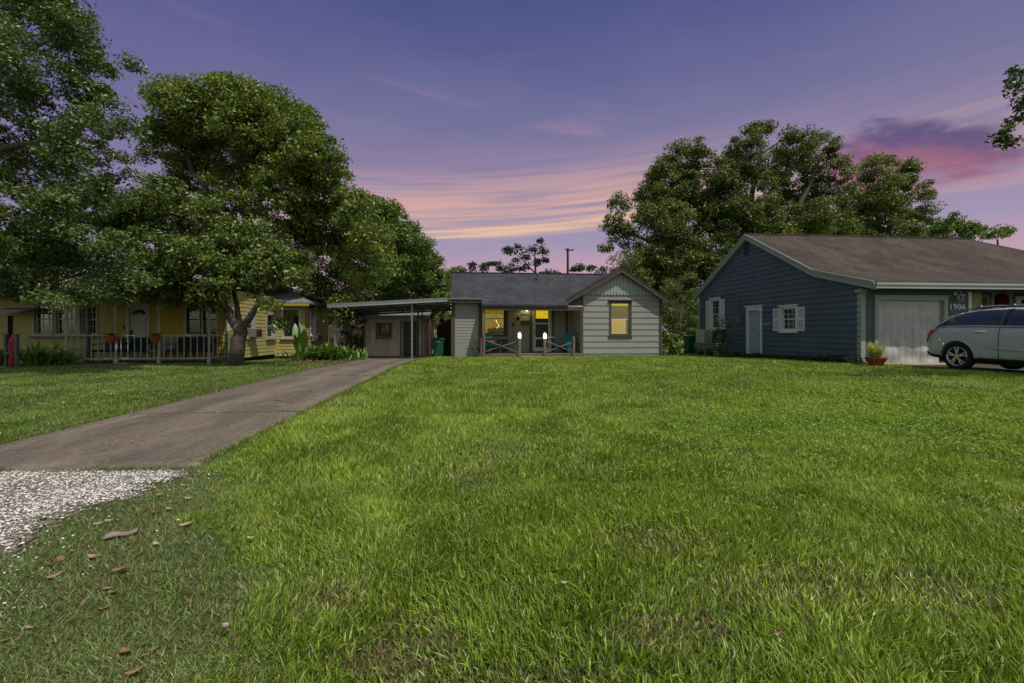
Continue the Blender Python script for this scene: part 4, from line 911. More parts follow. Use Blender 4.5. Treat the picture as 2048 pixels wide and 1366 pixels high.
f = MB(); f.box(BX-.03, BX+.13, BY-.04, BY+.12, BB-.1, 2.6); f.box(BX-.10, BX+.16, BY-.08, BY+.14, 2.47, 2.56); f.build('corner_board', M['blue_trim'], BH); f = MB(); f.box(BX-.04, BX+.1, by1-.12, by1+.03, BB-.2, ZB-.1); f.build('corner_board', M['blue_trim'], BH)
y0, y1, z0, z1 = side_open(1488.5, 1499.5, 484, 511)
f = MB(); pl_.box(f, y0, y1, z0, z1, .01, .03)
for i in range(9): pl_.box(f, y0+.02, y1-.02, z0+.03+i*(z1-z0-.06)/9, z0+.05+i*(z1-z0-.06)/9, .03, .045)
f.build('gable_vent', mat('dark_blue_vent', (.02,.03,.042), .6, .3), BH)
for (w_, sh) in ((W1, .38), (W2, .36)):
    window(BH, pl_, *w_, M['white'], tw=.10, style='curtain', hood=.10, grid_=True, sashw=.035)
    for (a0, a1) in ((w_[0]-.11-sh, w_[0]-.11), (w_[1]+.11, w_[1]+.11+sh)):
        f = MB(); z0_, z1_ = w_[2]-.06, w_[3]+.03
        for b_ in ((a0, a0+.05, z0_, z1_), (a1-.05, a1, z0_, z1_), (a0+.05, a1-.05, z0_, z0_+.07), (a0+.05, a1-.05, z1_-.07, z1_), (a0+.05, a1-.05, (z0_+z1_)/2-.04, (z0_+z1_)/2+.04)): pl_.box(f, *b_, .02, .06)
        nz = int((z1_-z0_)/.05)
        for i in range(nz): pl_.box(f, a0+.05, a1-.05, z0_+i*.05+.01, z0_+i*.05+.042, .022, .045)
        f.build('shutter', M['white'], BH)
# side door
f = MB(); pl_.box(f, D1[0]-.11, D1[0], BB-.05, D1[3], -.05, .045); pl_.box(f, D1[1], D1[1]+.11, BB-.05, D1[3], -.05, .045); pl_.box(f, D1[0]-.12, D1[1]+.12, D1[3], D1[3]+.17, -.05, .05); pl_.box(f, D1[0]-.18, D1[1]+.18, D1[3]+.17, D1[3]+.215, -.02, .10)
f.build('door_frame', M['white'], BH)
f = MB(); pl_.box(f, D1[0], D1[1], BB-.02, D1[3], -.07, -.03); d_ = f.build('side_door', mat('pale_blue_door', (.30,.36,.38), .55, .35, .25, 3), BH)
f = MB(); f.lathe([(.001,-.03),(.03,-.02),(.03,.02),(.001,.03)], pl_(D1[0]+.09, 1.05, .0), 8); pl_.box(f, D1[0]+.07, D1[0]+.20, 1.045, 1.065, .0, .02); f.build('handle', M['black'], d_); f = MB(); f.lathe([(.001,-.02),(.022,-.02),(.022,.02),(.001,.02)], pl_(D1[0]+.08, .85, -.01), 8); f.build('deadbolt', M['black'], d_)
# conduit and meter
y_c = YX(1478.5, BX); y_e = YX(1402, BX); zc = ZX(1478.5, 588, BX)
f = MB(); f.tube([pl_(y_e, zc-.02, .04), pl_(y_c+.25, zc+.05, .04), pl_(y_c+.1, zc+.03, .04), pl_(y_c, zc-.1, .04), pl_(y_c, ZX(1478.5, 630, BX), .04)], .035, 8); f.build('conduit', mat('conduit_paint', (.075,.10,.12), .5, .4), BH)
y0, y1, z0, z1 = side_open(1478.5, 1486, 629, 648); f = MB(); pl_.box(f, y0, y1, z0, z1, .02, .15); f.build('meter_box', mat('meter_grey', (.12,.12,.11), .5, .4, .3, 5), BH, bevel=.01)
y0, y1, z0, z1 = side_open(1523, 1530, 618, 628)
def flood(px, py):
    y = YX(px, BX); z = ZX(px, py, BX); f = MB(); f.lathe([(.001,0),(.05,0),(.06,.03),(.001,.04)], pl_(y, z, .04), 8)
    for s_ in (-.10, .10): f.tube([pl_(y, z, .05), pl_(y+s_*.6, z+.05, .12), pl_(y+s_, z+.03, .20)], [.015,.03,.055], 8)
    return f.build('flood_light', mat('white_plastic_lamp', (.55,.55,.55), .4, .5), BH)
flood(1528, 622)
y = YX(1534.5, BX); z = ZX(1534.5, 645, BX)
f = MB(); f.prism([(y+.42, z+.07), (y+.2, z+.0), (y+.12, z+.05), (y, z-.09), (y-.12, z+.05), (y-.2, z+.0), (y-.42, z+.07), (y-.28, z-.06), (y, z-.16), (y+.28, z-.06)], lambda a, b, d: pl_(a, b, d), .02, .04)
tag(f.build('wing_ornament', mat('grey_ornament', (.20,.20,.22), .6, .4)), 'small pale grey winged wall ornament between side door and window', 'ornament')
# garage door
f = MB(); pf.box(f, ga0-.13, ga0, BB-.05, gz1_, -.12, .05); pf.box(f, ga1, ga1+.13, BB-.05, gz1_, -.12, .05); pf.box(f, ga0-.14, ga1+.14, gz1_, gz1_+.14, -.12, .055); pf.box(f, ga0-.18, ga1+.18, gz1_+.14, gz1_+.17, -.02, .09)
f.build('garage_frame', M['blue_trim'], BH)
f = MB(); n = 9
dent = [(ga0+.55, .45, .35, .05), (ga0+1.3, .33, .28, -.05), (ga0+1.75, .5, .3, .04), (ga0+1.0, .75, .2, .03), (ga0+2.0, .3, .2, -.04)]
for i in range(n):
    a0 = ga0+(ga1-ga0)*i/n; a1 = ga0+(ga1-ga0)*(i+1)/n; nx, nz_ = 8, 44
    def dp(a, z, e): 
        d = -.06+e
        for (ca, cz_, r_, h_) in dent: d += h_*math.exp(-(((a-ca)/r_)**2+((z-cz_)/(r_*.7))**2))
        return d+.004*math.sin(a*9+z*5)
    g = {}
    vs = []; fs = []
    for j in range(nz_+1):
        z = BB+(gz1_-BB)*j/nz_
        for i2 in range(nx+1):
            u = i2/nx; a = a0+(a1-a0)*u; e = -.022 if i2 in (0, nx) else (.006 if .4 < u < .6 else 0); vs.append(pf(a, z, dp(a, z, e)))
    for j in range(nz_):
        for i2 in range(nx): fs.append((j*(nx+1)+i2, j*(nx+1)+i2+1, (j+1)*(nx+1)+i2+1, (j+1)*(nx+1)+i2))
    f.add(vs, fs)
f.build('garage_door', mat('dented_grey_garage_paint', (.48,.475,.45), .5, .45, .5, 2.5, .1, 30, col2=(.24,.235,.22)), BH, smooth=True)
textmesh('1906', .27, .012, M['white'], 'house_number', BH, Matrix.Translation(pf(XP(1911.6, BY), ZP(1913, 619.0, BY), .04)) @ Matrix.Rotation(R(90), 4, 'X') @ Matrix.Scale(1.06, 4, (1,0,0)))
# coach lamp
lx = XP(1909, BY); lz = ZP(1909, 590, BY)
f = MB(); pf.box(f, lx-.05, lx+.05, lz-.02, lz+.10, .0, .04); f.tube([pf(lx, lz+.06, .03), pf(lx, lz+.13, .10), pf(lx, lz+.10, .2), pf(lx, lz+.02, .2)], .012, 6); f.lathe([(.001,.05),(.03,.03),(.12,-.015),(.115,-.03),(.10,-.03)], pf(lx, lz, .2), 6)
wl = f.build('wall_lamp', M['white'], BH)
f = MB()
for i in range(6): a = i*math.pi/3; c_ = pf(lx, lz, .2); f.tube([c_+Vector((.095*math.cos(a), .095*math.sin(a), -.03)), c_+Vector((.05*math.cos(a), .05*math.sin(a), -.20))], .008, 4)
f.lathe([(.05,-.21),(.055,-.20),(.001,-.19)], pf(lx, lz, .2), 6); f.build('lamp_cage', M['white'], wl)
c_ = pf(lx, lz, .2); f = MB(); f.lathe([(.045,-.19),(.085,-.04)], c_, 6); f.build('lamp_glass', M['glass'], wl)
# AC unit on a stand
ay0, ay1 = 22.0, 22.9; axn = BX-.75
t = thing('air_conditioner', 'beige louvred air conditioner on a blue grey timber stand by the side window', 'air conditioner', (BX-.4, 22.4, gz(22)))
ax0 = XP(1407.5, 21.4); ax1 = XP(1424, 21.4)+.02; az0 = ZP(1415, 686.5, 21.4); az1 = ZP(1415, 659, 21.4)
f = MB(); f.box(ax0, ax1, 21.4, 22.2, az0, az1); f.build('casing', M['acunit'], t, bevel=.02)
f = MB()
for i in range(13): zz = az0+.04+i*(az1-az0-.08)/13; f.box(ax0+.02, ax1-.05, 21.385, 21.40, zz, zz+.022)
f.build('louvres', mat('ac_louvre', (.17,.155,.12), .5, .4), t)
f = MB(); f.box(ax1+.0, BX-.05, 21.5, 22.15, az0+.02, az1-.02); f.build('coil_side', M['darkmetal'], t)
f = MB(); f.box(ax0-.05, BX-.05, 21.3, 22.3, az0-.27, az0-.003)
for xx in (ax0, ax1+.2):
    for yy in (21.35, 22.15): f.box(xx, xx+.07, yy, yy+.07, gz(22)-.1, az0-.27)
f.build('stand', mat('blue_grey_timber', (.11,.15,.15), .7, .3, .4, 4), t)
# bins
def bin_(px, Y, py0, label, lid=None, extra=None, sc=1.):
    x = XP(px, Y); zg = gz(Y); h = ZP(px, py0, Y)-zg; t = thing('wheelie_bin', label, 'bin', (x, Y, zg), 'green wheelie bins')
    f = MB(); w0, w1 = .22*sc, .30*sc; ring = lambda w_, d0_, z: [(x-w_, Y-d0_, z), (x+w_, Y-d0_, z), (x+w_, Y+d0_, z), (x-w_, Y+d0_, z)]
    a = ring(w0, .24, zg+.03); b_ = ring(w1, .33, zg+h*.88); c_ = ring(w1+.03, .36, zg+h*.89); d_ = ring(w1+.03, .36, zg+h*.94)
    f.add(a+b_+c_+d_, [(3,2,1,0)]+[(k_*4+i, k_*4+(i+1)%4, k_*4+4+(i+1)%4, k_*4+4+i) for k_ in range(3) for i in range(4)]+[(12,13,14,15)])
    f.build('body', M['green_bin'], t, bevel=.02)
    f = MB(); e = ring(w1+.035, .37, zg+h*.945); g = ring(w1-.05, .25, zg+h); f.add(e+g, [(3,2,1,0), (0,1,5,4), (1,2,6,5), (2,3,7,6), (3,0,4,7), (4,5,6,7)]); f.build('lid', lid or M['green_bin'], t, bevel=.015)
    f = MB(); f.tube([(x-w1, Y+.38, zg+h*.9), (x+w1, Y+.38, zg+h*.9)], .02, 6); f.build('handle', M['green_bin'], t)
    for s_ in (-1, 1):
        f = MB(); f.tube([(x+s_*.2, Y+.25, zg+.12), (x+s_*.26, Y+.25, zg+.12)], .12, 14); f.build('wheel', M['black'], t)
    return t
t = bin_(877, 23.3, 675, 'dark green wheelie bin between the shed and the grey house')
x = XP(877, 23.3); f = MB(); f.prism([(x-.07, .62), (x+.07, .62), (x+.10, .66), (x, .70), (x-.10, .66)], lambda a, b, d: Vector((a, 23.3-.30+d, b)), -.025, -.02); f.build('emblem', mat('pale_emblem', (.3,.42,.42), .6, .3), t)
bin_(1381, 25.5, 670, 'green wheelie bin with orange rim, nearer the hedge', mat('orange_rim', (.22,.10,.03), .6, .3, .5, 8)); bin_(1395, 25.3, 669.5, 'green wheelie bin beside the air conditioner with a red bag on it')
bp = Vector((XP(1396, 25.2), 25.2, ZP(1396, 669.5, 25.2)))
f = MB(); prof = [(.12,0),(.2,.04),(.22,.1),(.15,.2),(.05,.28),(.07,.38),(.001,.40)]; f.lathe(prof, bp, 10)
for i in range(len(f.v)): v = Vector(f.v[i]); n = 1+.25*math.sin(v.x*31+v.z*17); f.v[i] = (bp.x+(v.x-bp.x)*n, bp.y+(v.y-bp.y)*n, v.z+.02*math.sin(v.x*40))
tag(f.build('red_bag', mat('red_bag_plastic', (.42,.04,.04), .45, .4, .4, 12)), 'crumpled red bag lying on the lid of a green bin', 'bag')

# ================================================================ yellow house
YF = 17.8; YP_ = 16.4; YZ = .10
pxr = -9.05; XW = XP(-260, YF)
YH = thing('yellow_house', 'yellow clapboard house with railed front porch behind the big tree', 'house', ((pxr+XW)/2, YF, .0))
pf = front(YF); xshk = XP(232, YF)
yw = [(XP(70, YF), XP(106, YF)), (XP(113, YF), XP(152, YF)), (XP(161, YF), XP(193, YF))]
wz = (ZP(130, 668, YF), ZP(130, 609, YF))
dd = (XP(259, YF), XP(295, YF), .12, ZP(275, 611, YF)); ww = [(XP(372, YF), XP(400, YF)), (XP(405, YF), XP(433, YF))]; wwz = (ZP(400, 668, YF), ZP(400, 608, YF))
f = MB(); lapwall(f, pf, [(XW, 0), (xshk, 0), (xshk, 3.1), (XW, 3.1)], .305, [(a, b_, *wz) for a, b_ in yw], prot=.03, z_start=-.1); f.build('shake_wall', M['yellow_shake'], YH)
f = MB(); lapwall(f, pf, [(xshk, 0), (pxr, 0), (pxr, 3.1), (xshk, 3.1)], .155, [dd]+[(a, b_, *wwz) for a, b_ in ww], prot=.016, z_start=0); f.build('porch_wall', M['yellow'], YH)
for a, b_ in yw: window(YH, pf, a, b_, *wz, M['porch_white_shaded'], tw=.07, sash=M['cream'], style='dark', grid_=True, sashw=.03)
f = MB(); pf.box(f, XP(63, YF), XP(201, YF), wz[0]-.15, wz[0]-.08, .03, .11); f.build('window_ledge', mat('grey_brown_ledge', (.16,.13,.12), .8, .2, .4, 5), YH)
for a, b_ in ww: window(YH, pf, a, b_, *wwz, M['cream'], tw=.06, sash=M['darkmetal'], style='dark', sashw=.025, meet=.48)
f = MB(); pf.box(f, dd[0]-.10, dd[0], dd[2], dd[3]+.1, -.06, .05); pf.box(f, dd[1], dd[1]+.10, dd[2], dd[3]+.1, -.06, .05); pf.box(f, dd[0], dd[1], dd[3], dd[3]+.1, -.06, .048); f.build('door_frame', M['cream'], YH)
f = MB(); pf.box(f, dd[0], dd[1], dd[2], dd[3], -.08, -.03); d_ = f.build('front_door', M['cream'], YH)
dcx = (dd[0]+dd[1])/2; f = MB()
for i in range(5):
    a0, a1 = math.pi*(i+.08)/5, math.pi*(i+.92)/5; zc = dd[3]-.33
    f.prism([(dcx+.07*math.cos(a0), zc+.06*math.sin(a0)), (dcx+.24*math.cos(a0), zc+.19*math.sin(a0)), (dcx+.24*math.cos(a1), zc+.19*math.sin(a1)), (dcx+.07*math.cos(a1), zc+.06*math.sin(a1))], lambda a, b, d: pf(a, b, d), -.031, -.024)
f.build('fan_light', M['dark'], d_)
f = MB(); 
for (u0, u1, v0, v1) in ((.15,.45,.12,.40), (.55,.85,.12,.40), (.15,.45,.48,.78), (.55,.85,.48,.78)):
    a0, a1 = dd[0]+(dd[1]-dd[0])*u0, dd[0]+(dd[1]-dd[0])*u1; z0_, z1_ = dd[2]+(dd[3]-dd[2])*v0, dd[2]+(dd[3]-dd[2])*v1; pf.box(f, a0, a1, z0_, z1_, -.031, -.022)
f.build('door_panel', M['cream'], d_)
f = MB(); pf.box(f, dd[0]+.03, dd[0]+.09, .95, 1.22, -.03, .01); pf.box(f, dd[0]-.17, dd[0]-.11, 1.25, 1.4, .02, .05); f.build('lock_plate', M['black'], d_)
# porch slab, posts, rails
pxl = XP(137, YP_)
f = MB(); f.box(pxl-.15, pxr, YP_-.10, YF, -.1, YZ); f.build('porch_slab', mat('old_grey_slab', (.15,.145,.13), .9, .15, .5, 2, .2, 50), YH)
def turned(px, Y, zt, nm='porch_post'):
    x = XP(px, Y); p = [(.042, YZ), (.042, .35), (.035, .38), (.045, .43), (.03, .5), (.042, .9), (.034, 1.5), (.05, 1.75), (.032, 1.8), (.042, 1.86), (.042, zt)]
    f = MB(); f.lathe(p, (x, Y, 0), 10); f.box(x-.043, x+.043, Y-.043, Y+.043, YZ-.05, .33); f.box(x-.043, x+.043, Y-.043, Y+.043, 1.9, zt); return f.build(nm, M['porch_white_shaded'], YH)
RT = ZP(300, 671, YP_); RB = ZP(300, 717, YP_)
for px in (133, 232, 318, 418): turned(px, YP_, 2.32)
turned(455, YF-.1, 2.4); 
f = MB(); x = XP(157, YP_); f.box(x-.06, x+.06, YP_+.3, YP_+.42, YZ, 2.35); f.build('side_post', M['wood'], YH)
def rail(x0, y0, x1, y1, n):
    f = MB(); f.beam((x0, y0, RT), (x1, y1, RT), .07, .04); f.beam((x0, y0, RB), (x1, y1, RB), .05, .05); r = f.build('railing', M['porch_white_shaded'], YH)
    for i in range(n):
        u = (i+.5)/n; x = x0+(x1-x0)*u+random.uniform(-.006,.006); y = y0+(y1-y0)*u; f = MB(); f.lathe([(.014, RB+.02), (.022, RB+.15), (.014, RB+.25), (.02, (RB+RT)/2), (.014, RT-.25), (.022, RT-.12), (.014, RT-.02)], (x, y, 0), 6); f.build('baluster', M['porch_white_shaded'], r)
pxs = [XP(p, YP_) for p in (133, 232, 318, 418)]
rail(pxs[0]+.06, YP_, pxs[1]-.06, YP_, 7); rail(pxs[1]+.06, YP_, pxs[2]-.06, YP_, 6); rail(pxs[2]+.06, YP_, pxs[3]-.06, YP_, 7); rail(pxs[3]+.03, YP_+.06, XP(455, YF-.1), YF-.15, 4)
# roofs
f = MB(); f.box(pxl-.2, pxr+.12, YP_-.06, YP_+.08, 2.28, 2.5); f.build('porch_beam', M['yellow'], YH)
roofplane(YH, 'porch_roof', [(XP(240, 16.0)-.6, 15.95, 2.66), (pxr+.35, 15.95, 2.66), (pxr+.35, 20.4, 3.95), (XP(240, 16.0)-.6, 20.4, 3.95)], M['old_roof'])
roofplane(YH, 'left_roof', [(XW, 17.25, 2.62), (XP(240, 16.0)-.55, 17.25, 2.62), (XP(240, 16.0)-.55, 20.4, 3.94), (XW, 20.4, 3.94)], M['old_roof'])
roofplane(YH, 'back_roof', [(XW, 20.4, 3.93), (pxr+.35, 20.4, 3.93), (pxr+.35, 24, 2.6), (XW, 24, 2.6)], M['old_roof'])
f = MB(); f.box(XW, XP(240, 16.0)-.55, 17.20, 17.245, 2.42, 2.57); f.box(XP(240, 16.0)-.6, pxr+.35, 15.90, 15.945, 2.48, 2.63); f.build('fascia', M['cream'], YH)
f = MB(); f.face([(pxl-1, YP_, 2.5), (pxr+.3, YP_, 2.5), (pxr+.3, YF, 2.55), (pxl-1, YF, 2.55)]); f.build('porch_ceiling', M['yellow'], YH)
# window awning at the left
ax_ = XP(-30, 17.0); ax2 = XP(38, 17.0); zA = ZP(10, 622, 17.0)
f = MB(); f.add([(ax_, 17.0, zA), (ax2, 17.0, zA), (ax2, YF, zA+.15), (ax_, YF, zA+.15), (ax_, 17.0, zA-.05), (ax2, 17.0, zA-.05), (ax2, YF, zA+.10), (ax_, YF, zA+.10)], [(0,1,2,3), (7,6,5,4), (0,4,5,1), (1,5,6,2), (2,6,7,3), (3,7,4,0)]); f.build('awning', M['metal'], YH)
f = MB(); f.face([pf(ax_, .9, .04), pf(XP(27, YF), .9, .04), pf(XP(27, YF), 1.75, .04), pf(ax_, 1.75, .04)]); f.build('left_window', M['dark'], YH)
# side wing
sxr = -9.0; YW = 21.8; x2 = XP(610, YW)
f = MB(); SW = [(YX(494, sxr)+.0, YX(507, sxr), ZX(500, 672, sxr), ZX(500, 625, sxr)), (YX(533, sxr), YX(547, sxr), ZX(540, 674, sxr), ZX(540, 630, sxr))]
SW = [(min(a, b_), max(a, b_), c_, d__) for a, b_, c_, d__ in SW]
lapwall(f, rightf(sxr), [(YF, .12), (YW, .12), (YW, 2.75), (YF, 2.75)], .155, SW, prot=.016); 
wwx = (XP(567, YW), XP(598, YW), ZP(583, 673, YW), ZP(583, 620, YW))
lapwall(f, front(YW), [(sxr, .02), (x2, .02), (x2, 2.5), (sxr, 2.5)], .155, [wwx], prot=.016)
S2 = (YX(629, x2)+0, YX(621, x2), ZX(625, 668, x2), ZX(625, 620, x2)); S2 = (min(S2[:2]), max(S2[:2]), S2[2], S2[3])
lapwall(f, rightf(x2), [(YW, .02), (25.2, .02), (25.2, 2.5), (YW, 2.5)], .155, [S2], prot=.016); f.build('wing_wall', M['yellow_shake'], YH)
for s_ in SW: window(YH, rightf(sxr), *s_, M['porch_white_shaded'], tw=.07, style='dark', sashw=.03)
window(YH, front(YW), *wwx, M['cream'], tw=.09, sash=M['darkmetal'], style='dark', grid_=True, sashw=.03, meet=.45); window(YH, rightf(x2), *S2, M['white'], tw=.07, style='dark', sashw=.03)
zw = ZP(590, 604, YW-.3); f = MB()
roofplane(YH, 'wing_roof', [(sxr-.5, YW-.35, zw), (x2+.35, YW-.35, zw), (x2-1.6, 23.6, zw+1.0), (sxr-.5, 23.6, zw+1.0)], M['old_roof']); roofplane(YH, 'wing_roof', [(x2+.35, YW-.35, zw-.01), (x2+.35, 25.4, zw-.01), (x2-1.6, 23.6, zw+.99)], M['old_roof'])
f = MB(); f.box(sxr-.4, x2+.30, YW-.36, YW-.32, zw-.18, zw-.07); f.build('fascia', M['yellow'], YH)
f = MB(); f.box(sxr+.02, x2+.02, YW+.05, YW+.1, -.3, .02); f.box(sxr-.1, sxr-.05, YF, YW, -.2, .12); f.build('crawl_space', M['dark'], YH)
def acbox(pl, a, z, label):
    t = thing('window_air_conditioner', label, 'air conditioner', tuple(pl(a, z, .0))); f = MB(); pl.box(f, a-.27, a+.27, z, z+.36, -.05, .35); f.build('casing', mat('dull_grey_casing', (.16,.155,.14), .6, .3, .4, 6), t, bevel=.015)
    f = MB()
    for i in range(8): pl.box(f, a-.24, a+.24, z+.04+i*.036, z+.052+i*.036, .35, .358)
    f.build('grille', M['black'], t)
acbox(rightf(sxr), (SW[0][0]+SW[0][1])/2, SW[0][2]-.05, 'grey window air conditioner on the yellow side wall behind the big tree trunk'); acbox(rightf(x2), (S2[0]+S2[1])/2, S2[2]-.35, 'pale window air conditioner on the far corner of the yellow house')
# things on the yellow porch
def hangpot(px, label):
    x = XP(px, YP_); t = thing('hanging_basket', label, 'flower pot', (x, YP_-.12, RT), 'terracotta rail baskets'); z = RT-.13
    f = MB(); f.lathe([(.07,-.12),(.13,.0),(.15,.08),(.165,.10),(.165,.13),(.14,.13),(.12,.08),(.001,.07)], (x, YP_-.13, z), 14); f.build('pot', M['terracotta'], t, smooth=False)
    f = MB()
    for i in range(40):
        a = random.uniform(0, 6.28); r_ = random.uniform(.05, .24); f.tube([(x, YP_-.13, z+.1), (x+r_*.6*math.cos(a), YP_-.13+r_*.6*math.sin(a), z+.2), (x+r_*math.cos(a), YP_-.13+r_*math.sin(a), z+.12+random.uniform(-.1,.12))], [.004,.006,.002], 4)
    f.build('stems', mat('dry_stems', (.09,.06,.04), .9, .1, .5, 9), t)
hangpot(228, 'small dark terracotta basket with dry stems on the left of the porch rail'); hangpot(315, 'round terracotta basket at the porch post right of the door')
def loungechair(px, Y, label, mt, w=.6):
    x = XP(px, Y); t = thing('porch_chair', label, 'chair', (x, Y, YZ), 'chairs on the yellow porch')
    f = MB(); f.box(x-w/2, x+w/2, Y-.28, Y+.25, YZ+.36, YZ+.44); f.build('seat', mt, t, bevel=.02)
    f = MB(); f.beam((x, Y+.25, YZ+.42), (x, Y+.42, YZ+.85), w*.95, .05, Vector((0,1,0))); f.build('backrest', mt, t)
    for sx_ in (-1, 1):
        for sy_ in (-.25, .22): f = MB(); f.tube([(x+sx_*w*.47, Y+sy_, YZ), (x+sx_*w*.45, Y+sy_, YZ+.38)], .018, 6); f.build('leg', mt, t)
        f = MB(); f.tube([(x+sx_*w*.5, Y-.28, YZ+.4), (x+sx_*w*.5, Y-.28, YZ+.62), (x+sx_*w*.5, Y+.3, YZ+.64)], .02, 6); f.build('armrest', mt, t)
dk = mat('dark_green_fabric', (.018,.03,.028), .8, .2, .4, 8)
loungechair(270, 17.2, 'dark green porch chair in front of the cream front door', dk, .85); loungechair(215, 17.2, 'black porch chair left of the cream front door', M['black'], .6)
loungechair(360, 17.2, 'low dark chair below the right hand porch window, left of two', M['black'], .7); loungechair(400, 17.2, 'low dark chair below the right hand porch window, right of two', M['black'], .7)
loungechair(325, 17.1, 'pale grey plastic chair by the middle porch post', mat('grey_plastic_chair', (.24,.24,.22), .6, .3, .3, 5), .5)
# plant stand on the porch corner
x = XP(441, 17.2); t = thing('plant_stand', 'dark wire arch plant stand at the right end of the porch', 'plant stand', (x, 17.2, YZ))
f = MB(); pts = [(x-.2, 17.2, YZ), (x-.2, 17.2, 1.05)]+[(x-.2*math.cos(a), 17.2, 1.05+.2*math.sin(a)) for a in np.linspace(.2, 2.9, 8)]+[(x+.2, 17.2, 1.05), (x+.2, 17.2, YZ)]; f.tube(pts, .014, 6); f.build('frame', M['black'], t)
for zz in (.35, .75): f = MB(); f.box(x-.2, x+.2, 17.05, 17.35, zz, zz+.02); f.build('shelf', M['black'], t)
# red golf bag style covered cart at far left between dark posts
Yr = 15.7
t = thing('hose_cart', 'red fabric covered upright cart between two grey posts at the left edge', 'cart', (XP(25, Yr), Yr, .08))
f = MB(); rr = lambda px, py: Vector((XP(px, Yr), Yr, ZP(px, py, Yr)))
f.tube([rr(24, 732), rr(24, 712), rr(20, 697), rr(24, 682), rr(28, 672), rr(29.5, 667.5)], [.09, .075, .06, .08, .06, .03], 10); f.build('red_cover', M['red'], t, smooth=True)
f = MB(); f.tube([rr(30, 716), rr(30.5, 695), rr(29.5, 685)], [.04,.045,.03], 8); f.build('red_strap', M['red'], t, smooth=True)
f = MB(); f.lathe([(.10,-.06),(.13,0),(.10,.06)], rr(18, 708), 10); f.build('reel', mat('dark_teal_reel', (.03,.06,.06), .5, .4), t)
for px in (13.5, 34.5):
    f = MB(); a = rr(px, 732); b_ = rr(px-1.5 if px < 20 else px-1, 669); f.beam(a, b_, .10, .06); f.build('post', mat('grey_post_%d' % int(px), (.10,.105,.12), .6, .4, .3, 5), t)
    f = MB(); c_ = rr(px-3.5 if px < 20 else px, 668); f.beam(c_-Vector((.12,0,0)), c_+Vector((.10,0,.02)), .05, .04); f.build('post_cap', M['metal'], t)

# ================================================================ car
CX0 = 13.42; CYR = 12.28; CZG = .125; LEN = 4.86
CAR = thing('parked_car', 'pearl grey SUV parked in front of the garage of the blue house', 'car', (CX0+.95, CYR-LEN/2, CZG))
CC_ = CX0+.95
# s, half width, z bottom, belt z, belt half width, side-window-top z, its half width, roof z
ST = [(0.00,.66,.46,.86,.64,.90,.60,.92), (0.06,.80,.38,.98,.76,1.02,.70,1.04), (0.20,.885,.33,1.09,.83,1.17,.72,1.20), (0.42,.925,.30,1.13,.87,1.35,.66,1.40), (0.66,.94,.28,1.145,.88,1.50,.635,1.565), (1.05,.945,.27,1.14,.89,1.58,.645,1.66), (1.6,.945,.26,1.125,.895,1.625,.66,1.715),
      (2.3,.945,.26,1.11,.895,1.61,.665,1.70), (2.8,.945,.26,1.095,.89,1.545,.655,1.62), (3.2,.945,.27,1.08,.885,1.37,.66,1.43), (3.55,.945,.28,1.06,.87,1.16,.70,1.19), (3.9,.94,.29,1.02,.85,1.06,.72,1.10), (4.35,.92,.30,.96,.82,.99,.65,1.02), (4.66,.86,.30,.86,.76,.90,.60,.92), (4.82,.74,.34,.76,.66,.79,.52,.81), (4.88,.60,.42,.68,.55,.70,.44,.71)]
def ring(st):
    s, w, zb, bz, bw, tz, tw, rz_ = st
    half = [(0, zb), (w*.75, zb), (w*.955, zb+.05), (w*.985, zb+.16), (w*1.0, (zb+bz)*.46), (w*.985, bz-.20), (bw+.012, bz-.03), (bw-.012, bz+.012), (bw+(tw-bw)*.5+.018, bz+(tz-bz)*.55), (tw, tz), (tw*.93, tz+(rz_-tz)*.55), (tw*.55, rz_-.012), (0, rz_)]
    return half
nh = 13; vs = []; fs = []
for st in ST:
    h = ring(st)
    for (y, z) in h: vs.append((-y, st[0], z))
    for (y, z) in h[-2:0:-1]: vs.append((y, st[0], z))
nr = 2*nh-2
for i in range(len(ST)-1):
    for j in range(nr): fs.append((i*nr+j, i*nr+(j+1)%nr, (i+1)*nr+(j+1)%nr, (i+1)*nr+j))
toW = lambda v: Vector((CC_+v[0], CYR-v[1], CZG+v[2]))
f = MB(); f.add([toW(v) for v in vs], fs+[tuple(range(nr-1, -1, -1)), tuple((len(ST)-1)*nr+j for j in range(nr))])
pm = mat('pearl_grey_paint', (.46,.47,.43), .28, .5, 0, coat=1.0)
body = f.build('body', pm, CAR, smooth=True)
ss_ = body.modifiers.new('sub', 'SUBSURF'); ss_.levels = 2; ss_.render_levels = 2
WR = .378; ws = [(.98, 'rear'), (.98+2.82, 'front')]
f = MB()
for s_, _ in ws:
    for sg in (-1, 1):
        c_ = toW((sg*.98, s_, WR)); f.tube([c_+Vector((-sg*.42, 0, 0)), c_+Vector((sg*.2, 0, 0))], .43, 40)
cut = f.build('cutter', pm)
bo = body.modifiers.new('arch', 'BOOLEAN'); bo.object = cut; bo.operation = 'DIFFERENCE'; bo.solver = 'EXACT'
cut.location = (0,0,0)
dg = bpy.context.evaluated_depsgraph_get(); nm_ = bpy.data.meshes.new_from_object(body.evaluated_get(dg)); body.modifiers.clear(); body.data = nm_
try: body.data.shade_smooth()
except Exception: body.data.polygons.foreach_set('use_smooth', [True]*len(body.data.polygons))
bpy.data.objects.remove(cut)
m_ = body.modifiers.new('es', 'EDGE_SPLIT'); m_.split_angle = R(45)
